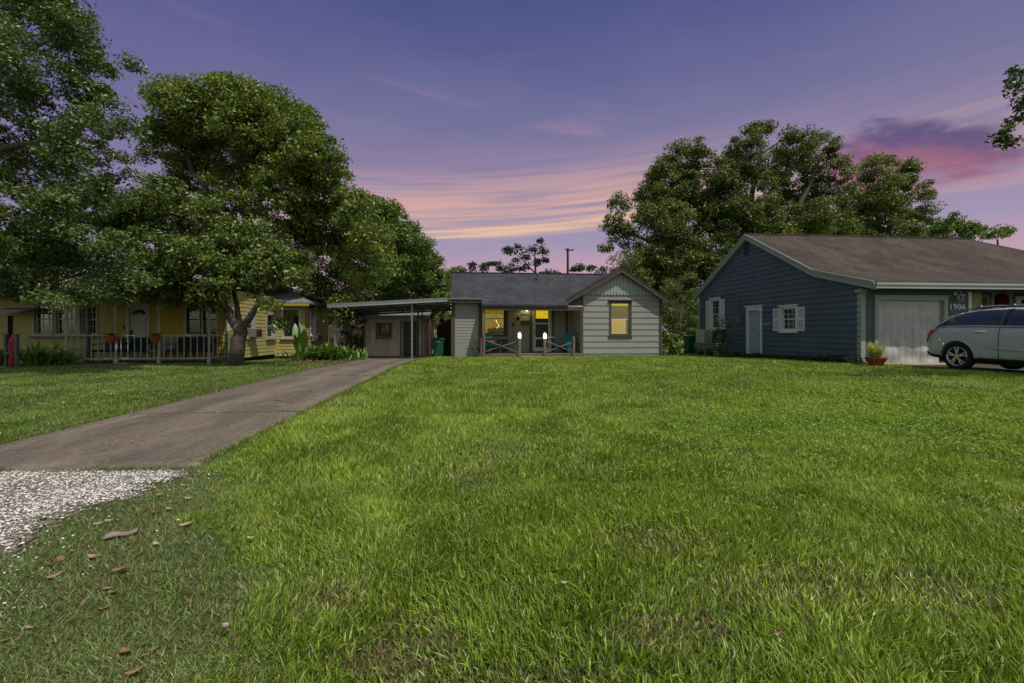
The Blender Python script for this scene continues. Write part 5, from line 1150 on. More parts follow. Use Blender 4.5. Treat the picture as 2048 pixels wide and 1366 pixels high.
# interpolated outer surface for trim pieces
def surf(s, v):
    """v: ring coordinate 0..12 along the half section"""
    k_ = max(i for i in range(len(ST)-1) if ST[i][0] <= s+1e-9); k_ = min(k_, len(ST)-2); u = (s-ST[k_][0])/(ST[k_+1][0]-ST[k_][0])
    def at(i):
        h = ring(ST[min(max(i,0),len(ST)-1)]); j = min(int(v), nh-2); w_ = v-j
        def cr(p0,p1,p2,p3,t): return .5*((2*p1)+(-p0+p2)*t+(2*p0-5*p1+4*p2-p3)*t*t+(-p0+3*p1-3*p2+p3)*t*t*t)
        g = lambda q_: h[min(max(q_, 0), nh-1)]
        return Vector((cr(g(j-1)[0], g(j)[0], g(j+1)[0], g(j+2)[0], w_), cr(g(j-1)[1], g(j)[1], g(j+1)[1], g(j+2)[1], w_)))
    a, b_, c_, d__ = at(k_-1), at(k_), at(k_+1), at(k_+2)
    p = .5*((2*b_)+(-a+c_)*u+(2*a-5*b_+4*c_-d__)*u*u+(-a+3*b_-3*c_+d__)*u*u*u); return p
def patch(name, S0, S1, vlo, vhi, mt, parent, sg, off=.008, ns=24, nv=6, thick=.012):
    vs = []; fs = []
    for i in range(ns+1):
        s = S0+(S1-S0)*i/ns; lo = vlo(s); hi = vhi(s)
        for j in range(nv+1):
            v = lo+(hi-lo)*j/nv; p = surf(s, v); q1 = surf(s, min(v+.05, 12)); q0 = surf(s, max(v-.05, 0)); tt = (q1-q0); n = Vector((tt.y, -tt.x)); n = n.normalized() if n.length > 1e-6 else Vector((0, 1))
            if n.x < 0 and v < 10: n = -n
            if v >= 10 and n.y < 0: n = -n
            e = p+n*off; vs.append(toW((sg*e.x, s, e.y)))
    for i in range(ns):
        for j in range(nv): a = i*(nv+1)+j; fs.append((a, a+1, a+nv+2, a+nv+1))
    f = MB(); f.add(vs, fs); o = f.build(name, mt, parent, smooth=True)
    sd_ = o.modifiers.new('t', 'SOLIDIFY'); sd_.thickness = thick; sd_.offset = 0; return o
gm_ = mat('tinted_glass', (.012,.015,.022), .06, .6, 0, coat=1.0)
kl = lambda pts: (lambda s: float(np.interp(s, [p[0] for p in pts], [p[1] for p in pts])))
bk = mat('black_cladding', (.02,.02,.021), .6, .35)
for sg in (-1, 1):
    lo = kl([(.30,7.6),(.7,7.45),(1.05,7.35),(3.3,7.35)])
    patch('side_window', .30, 2.02, lo, kl([(.30,7.62),(.55,8.35),(.8,8.8),(1.1,9.0),(2.02,9.05)]), gm_, CAR, sg)
    patch('side_window', 2.10, 3.30, kl([(2.1,7.35),(3.3,7.4)]), kl([(2.1,9.05),(2.8,8.95),(3.3,7.6)]), gm_, CAR, sg)
    patch('window_trim', .28, 3.34, kl([(.28,7.2),(3.34,7.2)]), kl([(.28,7.4),(3.34,7.4)]), mat('chrome_strip', (.4,.4,.4), .25, .5, metal=.9), CAR, sg, off=.010, nv=2)
    patch('pillar', 2.02, 2.10, kl([(2,7.3)]), kl([(2,9.1)]), M['black'], CAR, sg, off=.009)
    for sd_ in (1.98, 3.12):
        patch('door_seam', sd_, sd_+.014, kl([(0,2.6)]), kl([(0,7.2)]), M['black'], CAR, sg, off=.002, ns=2, thick=.004)
    patch('sill_cladding', 1.50, 3.46, kl([(0,1.3)]), kl([(1.5,2.6),(3.5,2.6)]), bk, CAR, sg, off=.006, thick=.02)
    patch('bumper_corner', .03, .62, kl([(0,1.5)]), kl([(.03,2.3),(.62,2.5)]), bk, CAR, sg, off=.006, thick=.02)
    patch('character_line', 1.75, 3.4, kl([(1.75,4.0),(3.4,3.5)]), kl([(1.75,4.12),(3.4,3.75)]), pm, CAR, sg, off=.012, nv=3, thick=.02)
    patch('tail_light', .03, .46, kl([(.03,4.9),(.46,6.0)]), kl([(.03,6.5),(.2,6.5),(.46,6.3)]), mat('red_lamp', (.50,.008,.014), .2, .5, coat=1), CAR, sg, off=.008)
    patch('headlight', 4.15, 4.78, kl([(4.15,5.6),(4.78,4.8)]), kl([(4.15,6.1),(4.78,6.0)]), mat('clear_lamp', (.5,.52,.55), .1, .6, coat=1), CAR, sg, off=.008)
    for sh in (1.45, 2.55):
        c_ = surf(sh, 5.7); p = toW((sg*(c_.x+.03), sh, c_.y)); q_ = toW((sg*(c_.x+.03), sh+.22, c_.y-.005)); f = MB(); f.tube([toW((sg*(c_.x-.01), sh-.02, c_.y)), p, q_, toW((sg*(c_.x-.01), sh+.24, c_.y))], [.012,.017,.017,.012], 8); f.build('door_handle', mat('satin_handle', (.42,.44,.45), .25, .5, coat=.5), CAR, smooth=True)
    f = MB(); f.tube([toW((sg*(surf(s, 9.6).x), s, surf(s, 9.6).y+(.01 if s in (.85, 2.75) else .055))) for s in (.85, 1.0, 1.4, 1.8, 2.2, 2.6, 2.75)], .016, 8); f.build('roof_rail', mat('dark_rail', (.05,.05,.055), .35, .5), CAR, smooth=True)
    c_ = toW((sg*1.0, 3.25, 1.12)); f = MB(); f.lathe([(.001,-.08),(.09,-.07),(.12,0),(.09,.07),(.001,.08)], c_, 10); f.build('mirror', pm, CAR, smooth=True)
for s_ in (1.35, 2.1):   # rack feet/cross bars
    f = MB(); f.tube([toW((-.66, s_, 1.735)), toW((0, s_, 1.77)), toW((.66, s_, 1.735))], .02, 8)
    for sg in (-1, 1): f.lathe([(.05,-.05),(.045,0),(.02,.03)], toW((sg*.63, s_, 1.74)), 8)
    f.build('cross_bar', mat('rack_bar_%d' % int(s_*10), (.03,.035,.05), .4, .5), CAR)
# rear glass + spoiler + rear bumper
f = MB()
def rearpt(u, s, off=.012):
    pr = [surf(s, 12)]; z = pr[0].y; w_ = surf(s, 9).x; return toW((u*w_*.9, s-off*.6, z-.10*u*u*(1) + off))
ns = 8; nu = 10
vs = [rearpt(-1+2*j/nu, .10+.40*i/ns) for i in range(ns+1) for j in range(nu+1)]
f.add(vs, [(i*(nu+1)+j, i*(nu+1)+j+1, (i+1)*(nu+1)+j+1, (i+1)*(nu+1)+j) for i in range(ns) for j in range(nu)]); f.build('rear_window', gm_, CAR, smooth=True)
f = MB(); sp_ = []
for (s, z, w_) in ((.33, 1.425, .60), (.36, 1.47, .62), (.85, 1.612, .62), (.85, 1.53, .60), (.48, 1.37, .58)): sp_.append((s, z, w_))
vs = [toW((-w_, s, z-.03)) for s, z, w_ in sp_]+[toW((0, s-.03, z+.01)) for s, z, w_ in sp_]+[toW((w_, s, z-.03)) for s, z, w_ in sp_]
fs = []
for k_ in range(2):
    for i in range(5): j = (i+1) % 5; fs.append((k_*5+i, k_*5+j, k_*5+5+j, k_*5+5+i))
fs += [(4,3,2,1,0), (10,11,12,13,14)]; f.add(vs, fs); f.build('spoiler', pm, CAR, bevel=.008)
patchb = MB(); patchb.box(CC_-.55, CC_+.55, CYR-.04, CYR+.035, CZG+.36, CZG+.50); patchb.build('rear_bumper', bk, CAR, bevel=.02)
f = MB(); f.box(CC_-.78, CC_+.78, CYR-4.4, CYR-.4, CZG+.2, CZG+.30); f.build('underbody', M['black'], CAR)
tyre_m = mat('tyre_rubber', (.018,.018,.019), .85, .2, .3, 20); rim_m = mat('polished_alloy', (.62,.63,.64), .25, .5, metal=.75)
def wheel(sg, s_):
    c_ = toW((sg*.83, s_, WR)); 
    def ax(r, a, d): return c_+Vector((sg*d, r*math.cos(a), r*math.sin(a)))
    N = 40; prof = [(.255,-.10),(.262,.075),(.285,.092),(.345,.098),(.370,.085),(.378,.06),(.378,-.08),(.36,-.11),(.26,-.11)]
    f = MB(); vs = [ax(r, 2*math.pi*j/N, d) for r, d in prof for j in range(N)]; f.add(vs, [(i*N+j, i*N+(j+1)%N, ((i+1)%len(prof))*N+(j+1)%N, ((i+1)%len(prof))*N+j) for i in range(len(prof)) for j in range(N)])
    w = f.build('wheel', tyre_m, CAR, smooth=True)
    f = MB(); prof = [(.25,.02),(.268,.082),(.262,.088),(.245,.075),(.235,.02)]; vs = [ax(r, 2*math.pi*j/N, d) for r, d in prof for j in range(N)]; f.add(vs, [(i*N+j, i*N+(j+1)%N, ((i+1)%len(prof))*N+(j+1)%N, ((i+1)%len(prof))*N+j) for i in range(len(prof)) for j in range(N)])
    for k_ in range(5):
        for da in (-.17, .17):
            a = math.pi/2+k_*2*math.pi/5; f.beam(ax(.03, a, .072), ax(.252, a+da, .070), .034, .028, Vector((sg,0,0)))
    vs = [ax(.055, 2*math.pi*j/12, .085) for j in range(12)]+[ax(.062, 2*math.pi*j/12, .04) for j in range(12)]; f.add(vs, [tuple(range(12))]+[(j, (j+1)%12, 12+(j+1)%12, 12+j) for j in range(12)])
    f.build('rim', rim_m, w)
    f = MB(); vs = [ax(.245, 2*math.pi*j/N, .0) for j in range(N)]; f.add(vs, [tuple(range(N))]); f.build('brake', M['black'], w)
for s_, _ in ws:
    for sg in (-1, 1): wheel(sg, s_)
# ================================================================ vegetation
def rot_rand(n):
    v = rng.normal(size=(n, 3)); return v/np.linalg.norm(v, axis=1, keepdims=True)
def foliage(cl, per, cr, ls, cols, up=.5, out=None, droop=.0, aspect=.5):
    """cl: (n,3) clump centres. diamond leaves folded along the midrib"""
    n = len(cl)*per; ci = np.repeat(np.arange(len(cl)), per); d = rot_rand(n)*(rng.random(n)**.45)[:,None]
    sz = cr*rng.uniform(.6, 1.35, len(cl))[ci][:,None]
    p = cl[ci]+d*sz*np.array([1,1,.62]); nrm = rot_rand(n)*.85+d*.5+np.array([0,0,up]); nrm /= np.linalg.norm(nrm, axis=1, keepdims=True)
    a = np.cross(nrm, rot_rand(n)); a /= np.linalg.norm(a, axis=1, keepdims=True)+1e-9; a[:,2] -= droop; b = np.cross(nrm, a)
    L = ls*rng.uniform(.6, 1.3, (n,1)); W_ = L*aspect
    V = np.stack([p-a*L*.5, p+b*W_*.5+nrm*W_*.18+a*L*.05, p+a*L*.5, p-b*W_*.5+nrm*W_*.18+a*L*.05], 1).reshape(-1, 3)
    F = np.array([[0,1,2],[0,2,3]])[None]+4*np.arange(n)[:,None,None]
    k0 = rng.random(len(cl))[ci]; w_ = np.clip(k0*.8+rng.normal(0, .22, n), 0, 1)[:,None]
    c = np.array(cols[0])*(1-w_)+np.array(cols[1])*w_; c *= rng.uniform(.65, 1.35, (n,1))
    if len(cols) > 2: m_ = rng.random(n) < .012; c[m_] = np.array(cols[2])
    return V, F.reshape(-1, 3), np.repeat(c, 4, 0)
def clumps(blobs, dens):
    out = []
    for (c, r) in blobs:
        n = max(3, int(dens*r*r)); d = rot_rand(n); rad = r*(.38+.62*rng.random(n)**.45)
        out.append(np.array(c)+d*rad[:,None]*np.array([1,1,.92]))
    return np.concatenate(out)
GREEN = [(.060,.092,.020), (.200,.232,.050), (.30,.18,.05)]
GREEN2 = [(0.062,0.111,0.017), (0.182,0.247,0.039), (0.208,0.169,0.052)]
GDARK = [(0.044,0.081,0.016), (0.117,0.169,0.029), (0.156,0.130,0.052)]
def tree(name, label, cat, base, trunks, blobs, dens, per, cr, ls, cols, bark=None, group=None, nlimb=60, lr=.05, up=.5, seg=7, tips=0):
    t = thing(name, label, cat, tuple(base), group); nodes = []; f = MB()
    for pts, r0, r1 in trunks:
        pts = [Vector(p) for p in pts]
        # resample with a little waviness
        P_ = []; Rr = []
        for i in range(len(pts)-1):
            for k_ in range(3): u = k_/3; P_.append(pts[i].lerp(pts[i+1], u)+(Vector(rng.normal(0, .02*r0*5, 3)) if (i or k_) else Vector())); Rr.append(0)
        P_.append(pts[-1]); n = len(P_); Rr = [r0+(r1-r0)*(i/(n-1))**.8 for i in range(n)]
        if pts[0].z < .4: Rr[0] *= 1.4; Rr[1] *= 1.15
        f.tube(P_, Rr, 10)
        nodes += [(p, r) for p, r in zip(P_[max(1, n//4):], Rr[max(1, n//4):])]
    cl = clumps(blobs, dens)
    if nlimb and nodes:
        idx = rng.permutation(len(cl))[:nlimb]; tg = [Vector(cl[i]) for i in idx]; tg.sort(key=lambda p: min((p-q_[0]).length for q_ in nodes))
        for p in tg:
            q_, r = min(nodes, key=lambda k_: (p-k_[0]).length+(.6 if k_[0].z > p.z else 0)-k_[1]*2); L = (p-q_).length
            if L < .2: continue
            mid = q_.lerp(p, .5)+Vector(rng.normal(0, .10*L, 3))+Vector((0,0,.06*L)); r0 = min(r*.62, lr*(.4+.22*L)); ps_ = [q_, q_.lerp(mid, .55)+Vector(rng.normal(0,.03*L,3)), mid, mid.lerp(p, .6)+Vector(rng.normal(0,.04*L,3)), p]
            rs = [r0, r0*.8, r0*.6, r0*.4, max(.006, r0*.2)]; f.tube(ps_, rs, 5, cap=False)
            nodes += [(a, b_) for a, b_ in zip(ps_[1:], rs[1:])]
    tr = f.build('trunk', bark or M['bark'], t, smooth=True, fix=False)
    if per:
        V, F, C_ = foliage(cl, per, cr, ls, cols, up); npmesh('crown', V, F, M['leaf'], t, C_)
    return t
def B(px, py, t, rpx, ry=None): r = rpx*t/FPX; return (tuple(PX(px, py, t)), r)
def blobs(t, L, jt=.0): return [B(x, y, t+random.uniform(-1, 1)*jt, r*.93) for x, y, r in L]

# big forked tree in front of the yellow house
T = 14.5
Q = lambda px, py, dt=0: PX(px, py, T+dt)
tree('shade_tree', 'thick forked tree with rough trunk standing in front of the yellow porch', 'tree', GP(472, 731),
     [([GP(472, 731)-Vector((0,0,.1)), Q(474,700), Q(477,672), Q(481,655)], .235, .20), ([Q(479,664), Q(462,632), Q(443,604), Q(420,566), Q(403,538,.4), Q(372,487,.8), Q(345,442,1.2), Q(300,405,1.5)], .15, .06),
      ([Q(482,662), Q(498,640,-.2), Q(509,622,-.3), Q(524,589,-.2), Q(520,550), Q(545,500,.2)], .135, .04), ([Q(479,652), Q(473,610,.4), Q(464,560,.6), Q(455,510,.8)], .10, .04), ([Q(455,620), Q(430,600,-.5), Q(395,585,-.9)], .05, .02)],
     blobs(T, [(470,500,55),(530,540,55),(425,555,42),(580,515,45),(385,588,30),(348,602,13),(540,612,20),(562,645,13),(500,480,50),(360,545,42),(310,480,48),(262,420,52),(330,400,50),(400,440,50),(600,555,26),(480,545,42),(430,590,20),(350,585,26),(300,590,20),(420,600,16),(350,570,34),(300,570,26),(250,560,30),(400,520,50),(230,440,50),(290,430,50),(240,480,35),(300,540,35)], .9),
     60, 100, .32, .12, [(.060,.100,.020),(.180,.230,.045),(0.416,0.182,0.039)], nlimb=110, lr=.035)
# tall round tree behind it
T = 21.5
tree('round_crown_tree', 'tall broad tree with dense rounded crown rising behind the yellow house', 'tree', GP(500, 706)+Vector((0,1.5,0)),
     [([Q(500,712), Q(497,600), Q(494,470), Q(497,380), Q(505,300), Q(520,230)], .42, .10), ([Q(496,480), Q(450,420), Q(380,340,-.5), Q(360,260,-.5)], .22, .05), ([Q(495,450), Q(540,360), Q(600,270)], .2, .05), ([Q(497,400), Q(470,300), Q(440,220)], .16, .04), ([Q(496,520), Q(580,460), Q(650,400)], .18, .05)],
     blobs(T, [(340,200,38),(312,192,18),(360,178,20),(430,192,40),(490,196,44),(545,230,54),(600,258,50),(630,305,50),(655,345,46),(625,390,70),(700,400,34),(725,440,46),(745,490,46),(380,260,70),(500,260,80),(560,330,80),(400,340,60),(355,195,42),(310,188,22),(395,225,62),(470,205,62),(440,180,40),(545,235,62),(600,262,48),(620,330,62),(660,345,32),(450,300,72),(345,300,60),(300,255,34),(560,390,85),(640,440,62),(640,520,72),(690,570,55),(560,500,75),(450,400,55),(400,430,50),(700,470,50),(735,530,55),(620,600,45),(680,620,30),(520,600,50),(560,300,50),(420,500,60),(330,380,45)], 2.),
     24, 105, .48, .155, [(0.073,0.114,0.018),(0.227,0.280,0.047),(0.260,0.169,0.052)], nlimb=110, lr=.06)
# left edge tree
T = 12.0
tree('overhanging_tree', 'tall airy tree at the left edge with branches reaching over the yellow roof', 'tree', GP(-330, 740),
     [([GP(-330, 745), Q(-325,600), Q(-290,430), Q(-230,250), Q(-190,60), Q(-150,-100)], .36, .12), ([Q(-290,430), Q(-150,360), Q(-20,300), Q(100,280), Q(180,300)], .17, .04), ([Q(-260,330), Q(-120,220), Q(0,130), Q(100,80)], .16, .04), ([Q(-310,520), Q(-160,500), Q(0,470), Q(130,440), Q(230,420,.3)], .17, .04), ([Q(-200,120), Q(-90,20), Q(20,-60)], .12, .04), ([Q(-310,560), Q(-150,590), Q(-20,585), Q(80,570,.3), Q(180,545,.6)], .10, .02)],
     blobs(T, [(90,592,22),(130,598,18),(240,590,18),(10,592,20),(60,585,26),(160,585,26),(210,575,26),(40,560,40),(290,565,24),(110,10,60),(150,60,44),(175,95,24),(195,125,16),(165,180,40),(200,240,40),(160,340,60),(120,420,60),(60,500,60),(150,500,50),(70,555,50),(170,570,34),(120,590,22),(250,500,40),(70,40,72),(30,130,85),(140,110,50),(185,130,28),(150,30,38),(215,150,16),(105,210,72),(190,200,34),(225,215,18),(40,270,80),(140,290,62),(215,270,24),(255,250,13),(262,128,6),(90,370,75),(20,430,80),(170,390,55),(110,470,70),(30,520,60),(185,470,45),(130,540,45),(225,520,32),(262,560,20),(20,570,34),(90,585,24),(-70,120,100),(-80,300,100),(-80,460,90),(-170,0,110),(-180,200,120),(-200,380,110),(-280,100,110),(10,-30,80),(-90,-60,110),(215,330,40),(240,400,34),(200,560,24)], 1.2),
     46, 88, .31, .10, [(.062,.106,.028),(.165,.215,.060),(0.208,0.169,0.052)], nlimb=190, lr=.03)
# darker trees to the right of the round one
for i, (t_, bl, base, lab) in enumerate([
    (30, [(735,430,48),(775,440,40),(800,470,40),(825,500,40),(700,430,50),(720,445,55),(760,425,38),(775,480,60),(815,490,36),(715,520,60),(790,540,50),(835,545,36),(740,590,50),(745,405,18)], (760,700), 'dark green tree sloping down to the right behind the carport, nearer the round tree'),
    (34, [(845,505,26),(860,535,30),(880,565,30),(800,560,50),(850,530,30),(870,570,36),(860,610,40),(895,560,16),(890,600,24),(820,600,44),(905,540,8),(838,500,16),(780,620,40)], (862,700), 'lower dark tree beside the left end of the grey roof')]):
    T = t_; b0 = GP(*base); b0 = Vector((PX(base[0], 700, T).x, PX(base[0], 700, T).y, -.25)); tree('garden_tree', lab, 'tree', b0, [([b0, Q(base[0],600), Q(base[0]-10,500)], .25, .08)], blobs(T, bl, 1.2), 20, 110, .55, .19, GREEN2, nlimb=30)
T = 33
for (bl, bx, lab) in (([(345,545,55),(300,520,40),(270,560,45),(390,500,50),(240,540,30),(330,600,50)], 330, 'dim tree behind the yellow roof, seen through the forked tree'), ([(120,520,60),(60,560,60),(180,560,50),(0,520,70),(200,600,50)], 100, 'dim tree far behind the left part of the yellow house')):
    b0 = PX(bx, 700, T); b0.z = -.3; tree('garden_tree', lab, 'tree', b0, [([b0, Q(bx,600), Q(bx,540)], .25, .08)], blobs(T, bl, 1.5), 14, 100, .65, .2, GREEN2, nlimb=20)
T = 31
for (bl, bx, lab) in (([(640,600,40),(600,640,40),(690,640,40),(655,670,30)], 640, 'dim leafy tree behind the wooden fence between the houses'),):
    b0 = PX(bx, 700, T); b0.z = -.3; tree('garden_tree', lab, 'tree', b0, [([b0, Q(bx,650), Q(bx,600)], .2, .08)], blobs(T, bl, 1.5), 12, 90, .7, .2, GDARK, nlimb=12)
for (bl, bx, T, lab) in (([(1250,560,26),(1290,530,36),(1340,520,44),(1390,530,44),(1330,590,44),(1390,600,44),(1290,600,30),(1340,650,40),(1400,660,36)], 1350, 46, 'dark leafy tree filling the gap behind the bare branches'), ([(700,620,36),(650,640,36),(750,650,30),(600,620,36),(640,690,26),(700,680,26),(880,640,24),(905,680,20)], 690, 40, 'dark leafy tree low behind the carport and board fence')):
    b0 = PX(bx, 695, T); b0.z = -.3; tree('backdrop_tree', lab, 'tree', b0, [([b0, PX(bx,620,T), PX(bx,560,T)], .3, .1)], blobs(T, bl, 1.5), 6.0, 130, .95, .30, GDARK, nlimb=14)
# great oak behind the blue house
T = 37
tree('great_oak', 'huge wide oak with several domed crowns behind the blue house', 'tree', Vector((PX(1520,700,T).x, PX(1520,700,T).y, -.2)),
     [([Q(1520,710), Q(1515,600), Q(1500,520)], .8, .6), ([Q(1500,530), Q(1440,470), Q(1370,420), Q(1320,370)], .4, .1), ([Q(1503,520), Q(1500,430), Q(1510,340), Q(1530,290)], .4, .08), ([Q(1505,530), Q(1580,450), Q(1620,370), Q(1640,310)], .4, .08), ([Q(1500,540), Q(1380,510), Q(1290,480), Q(1230,450)], .3, .08), ([Q(1510,540), Q(1620,490), Q(1700,440)], .3, .07)],
     blobs(T, [(1322,345,34),(1300,390,34),(1365,320,38),(1400,300,24),(1345,380,48),(1400,370,52),(1440,345,34),(1495,285,34),(1520,270,26),(1470,330,40),(1540,330,44),(1500,390,60),(1600,300,42),(1580,270,16),(1640,300,34),(1600,365,52),(1665,345,34),(1685,385,26),(1650,420,46),(1340,450,50),(1290,440,26),(1420,450,62),(1520,470,66),(1600,480,56),(1680,450,36),(1380,520,55),(1460,530,60),(1320,520,40),(1540,540,50),(1350,500,50),(1300,540,40),(1270,560,34),(1400,560,40),(1340,580,40),(1310,430,40),(1350,410,50),(1450,410,60),(1480,440,60),(1580,420,60),(1620,440,50),(1640,480,50),(1560,500,60),(1250,520,26),(1290,590,34),(1350,630,40),(1400,640,30),(1238,415,22),(1225,450,26),(1250,480,32),(1215,490,14),(1290,490,26),(1240,400,12),(1720,400,16)], 2.6),
     13, 125, .66, .20, GREEN, nlimb=120, lr=.075)
T = 40
tree('rear_oak', 'second domed oak right of the great oak, above the brown roof', 'tree', Vector((PX(1770,700,T).x, PX(1770,700,T).y, -.2)),
     [([Q(1770,710), Q(1765,560), Q(1760,480), Q(1750,400)], .5, .12), ([Q(1762,480), Q(1800,420), Q(1830,390)], .22, .06)],
     blobs(T, [(1745,340,28),(1765,325,16),(1760,385,48),(1800,350,34),(1815,335,16),(1835,375,30),(1820,420,42),(1720,440,36),(1765,450,50),(1850,435,22),(1820,470,28),(1700,480,40),(1735,330,10),(1750,420,50),(1700,460,40),(1790,470,40)], 2),
     13, 125, .66, .20, GREEN, nlimb=50, lr=.06)
T = 62
for (bl, bx, lab) in (([(1895,452,22),(1905,438,14),(1870,470,22),(1925,462,20),(1945,450,14),(1960,468,12)], 1900, 'distant tree top just above the right part of the brown roof'), ([(2000,464,10),(1988,468,8),(2012,463,6)], 1995, 'tiny distant tree top near the right edge above the brown ridge')):
    b0 = PX(bx, 690, T); b0.z = -.3; tree('distant_tree', lab, 'tree', b0, [([b0, Q(bx,560), Q(bx,480)], .3, .1)], blobs(T, bl, 1.0), 8.0, 90, 1.0, .36, GREEN2, nlimb=16, lr=.06)
# branch reaching in at the top right
T = 9
tree('street_tree', 'leafy branch of a nearby tree hanging in at the upper right edge', 'tree', Vector((PX(2450,760,T).x, PX(2450,760,T).y, .08)),
     [([PX(2450,770,T), Q(2440,500), Q(2400,250), Q(2350,60), Q(2300,-100)], .25, .08), ([Q(2400,250), Q(2260,190), Q(2140,180), Q(2050,200), Q(2012,262)], .07, .012), ([Q(2140,180), Q(2070,150), Q(2030,150)], .03, .008), ([Q(2200,180), Q(2110,230), Q(2050,248)], .03, .008)],
     blobs(T, [(2030,148,15),(2052,158,22),(2022,178,12),(2040,195,13),(2055,240,22),(2030,238,12),(2008,258,13),(2001,280,11),(2022,285,6),(2090,210,40),(2130,150,60),(2180,260,60),(2250,150,90),(2350,60,120),(2400,200,100)], .3),
     90, 40, .15, .085, [(.04,.085,.014),(.11,.17,.02),(.14,.1,.03)], nlimb=60, lr=.014)
# sparse little tree and far tree line above the grey roof
T = 58
tree('sparse_tree', 'small sparse dark tree poking up above the middle of the grey roof', 'tree', Vector((PX(1070,690,T).x, PX(1070,690,T).y, -.3)),
     [([Q(1072,690), Q(1072,560), Q(1070,520), Q(1068,495)], .22, .05), ([Q(1072,548), Q(1045,520), Q(1028,502)], .1, .03), ([Q(1071,535), Q(1085,515), Q(1088,495)], .1, .03)],
     blobs(T, [(1020,508,9),(1040,500,12),(1030,525,11),(1050,515,10),(1062,500,9),(1078,487,11),(1090,500,9),(1072,520,9),(1052,540,12),(1090,522,5),(1015,500,4),(1035,540,8)], .3), 6, 60, .7, .32, [(.016,.036,.010),(.04,.066,.014)], nlimb=34, lr=.04)
T = 80
for (bx, bl, lab) in ((960, [(925,538,8),(945,535,9),(965,536,9),(985,528,9),(1000,532,9),(1012,540,9)], 'low distant tree line piece above the left part of the grey roof'), (1180, [(1150,540,9),(1165,537,9),(1185,540,9),(1205,543,8),(1225,545,8)], 'low distant tree just right of the utility pole'), (1110, [(1095,547,5),(1110,548,4),(1080,547,5)], 'tiny far tree top left of the utility pole'), (1250, [(1245,540,10),(1275,540,14)], 'far tree behind the gable peak')):
    b0 = PX(bx, 685, T); b0.z = -.3; tree('distant_tree', lab, 'tree', b0, [([b0, Q(bx,600), Q(bx,550)], .3, .1)], blobs(T, bl, 1), 7, 90, 1.0, .42, [(.018,.038,.011),(.05,.078,.016)], nlimb=14, lr=.04)
# bare tree between the houses
T = 27
t = thing('bare_tree', 'pale leafless tree with a few rust brown leaves between grey and blue houses', 'tree', tuple(PX(1310, 705, T))); f = MB()
def grow(p, d, L, r, lev):
    n = 4; pts = [p]; q_ = p.copy()
    for i in range(n): d = (d+Vector(rng.normal(0, .22, 3))).normalized(); q_ = q_+d*L/n; pts.append(q_.copy())
    f.tube(pts, [r*(1-.55*i/n) for i in range(n+1)], 5, cap=False)
    if lev <= 0: return
    for k_ in range(rng.integers(2, 5)):
        i = rng.integers(1, n+1); nd = (d+Vector(rng.normal(0, .65, 3))+Vector((0,0,.15))).normalized(); grow(pts[i], nd, L*rng.uniform(.55, .8), max(.009, r*.5), lev-1)
for bx in (1262, 1300, 1345): p = PX(bx, 700, T+random.uniform(-1,1)); p.z = -.2; grow(p, Vector((random.uniform(-.2,.2),0,1)), 3.2, .075, 4)
f.build('branches', M['deadwood'], t, fix=False)
V, F, C_ = foliage(clumps(blobs(T, [(1350,480,30),(1340,540,34),(1280,560,30),(1380,560,26),(1300,500,26)]), 9), 9, .5, .14, [(.11,.035,.018),(.17,.06,.03)], .3); npmesh('dry_leaves', V, F, M['leaf'], t, C_)
# bushes
def bush(name, label, T_, bl, dens, per, cr, ls, cols, base, aspect=.5, up=.5, group=None, ne=26, cat='bush', stem=.02):
    b0 = PX(base[0], base[1], T_); b0.z = gz(b0.y); t = thing(name, label, cat, tuple(b0), group); cl = clumps([B(x, y, T_, r) for x, y, r in bl], dens)
    cl[:,2] = np.maximum(cl[:,2], gz(b0.y)+.05); f = MB()
    for i in rng.permutation(len(cl))[:ne]:
        p = Vector(cl[i]); q_ = b0+Vector((random.uniform(-.15,.15)+(p.x-b0.x)*.5, random.uniform(-.1,.1)+(p.y-b0.y)*.5, 0)); f.tube([q_, q_.lerp(p, .5)+Vector(rng.normal(0,.06,3)), p], [stem, stem*.7, stem*.35], 5, cap=False)
    f.build('stems', M['bark'], t, fix=False); V, F, C_ = foliage(cl, per, cr, ls, cols, up, aspect=aspect); npmesh('foliage', V, F, M['leaf'], t, C_); return t
bush('hedge_bush', 'tall feathery green bush between the gable wall and the blue house', 27.5, [(1345,620,24),(1375,615,24),(1350,655,24),(1380,650,22),(1335,590,18),(1370,585,20),(1395,610,16),(1330,640,16),(1400,660,14),(1390,590,14),(1345,570,18),(1375,560,16),(1330,605,18),(1400,585,12)], 26, 80, .32, .16, [(.07,.12,.02),(.19,.25,.04)], (1360,705), .22, .2)
bush('low_bush', 'low light green bush at the right corner of the gable wall', 24, [(1343,690,16),(1352,696,12),(1330,698,14),(1348,675,12),(1338,672,10)], 50, 70, .2, .11, [(.10,.16,.025),(.24,.30,.05)], (1345,712))
bush('garden_tree', 'green tree filling the gap above the carport and shed', 31, [(800,640,26),(880,640,20),(700,600,40),(745,640,30),(890,660,12)], 7, 60, .5, .18, GREEN2, (800,705), cat='tree')
bush('wild_shrub', 'yellow green shrub seen between carport and grey house beside the fence', 26.5, [(880,636,9),(890,645,9),(872,655,9),(885,628,8),(868,640,6)], 40, 60, .2, .12, [(.08,.13,.02),(.2,.24,.05)], (880,705))
bush('bare_shrub', 'thin twiggy shrub against the left bump of the grey house', 22.1, [(948,695,9),(955,702,8),(940,700,7),(950,685,6)], 60, 16, .12, .06, [(.035,.04,.02),(.07,.07,.035)], (950,713), ne=90, stem=.007)
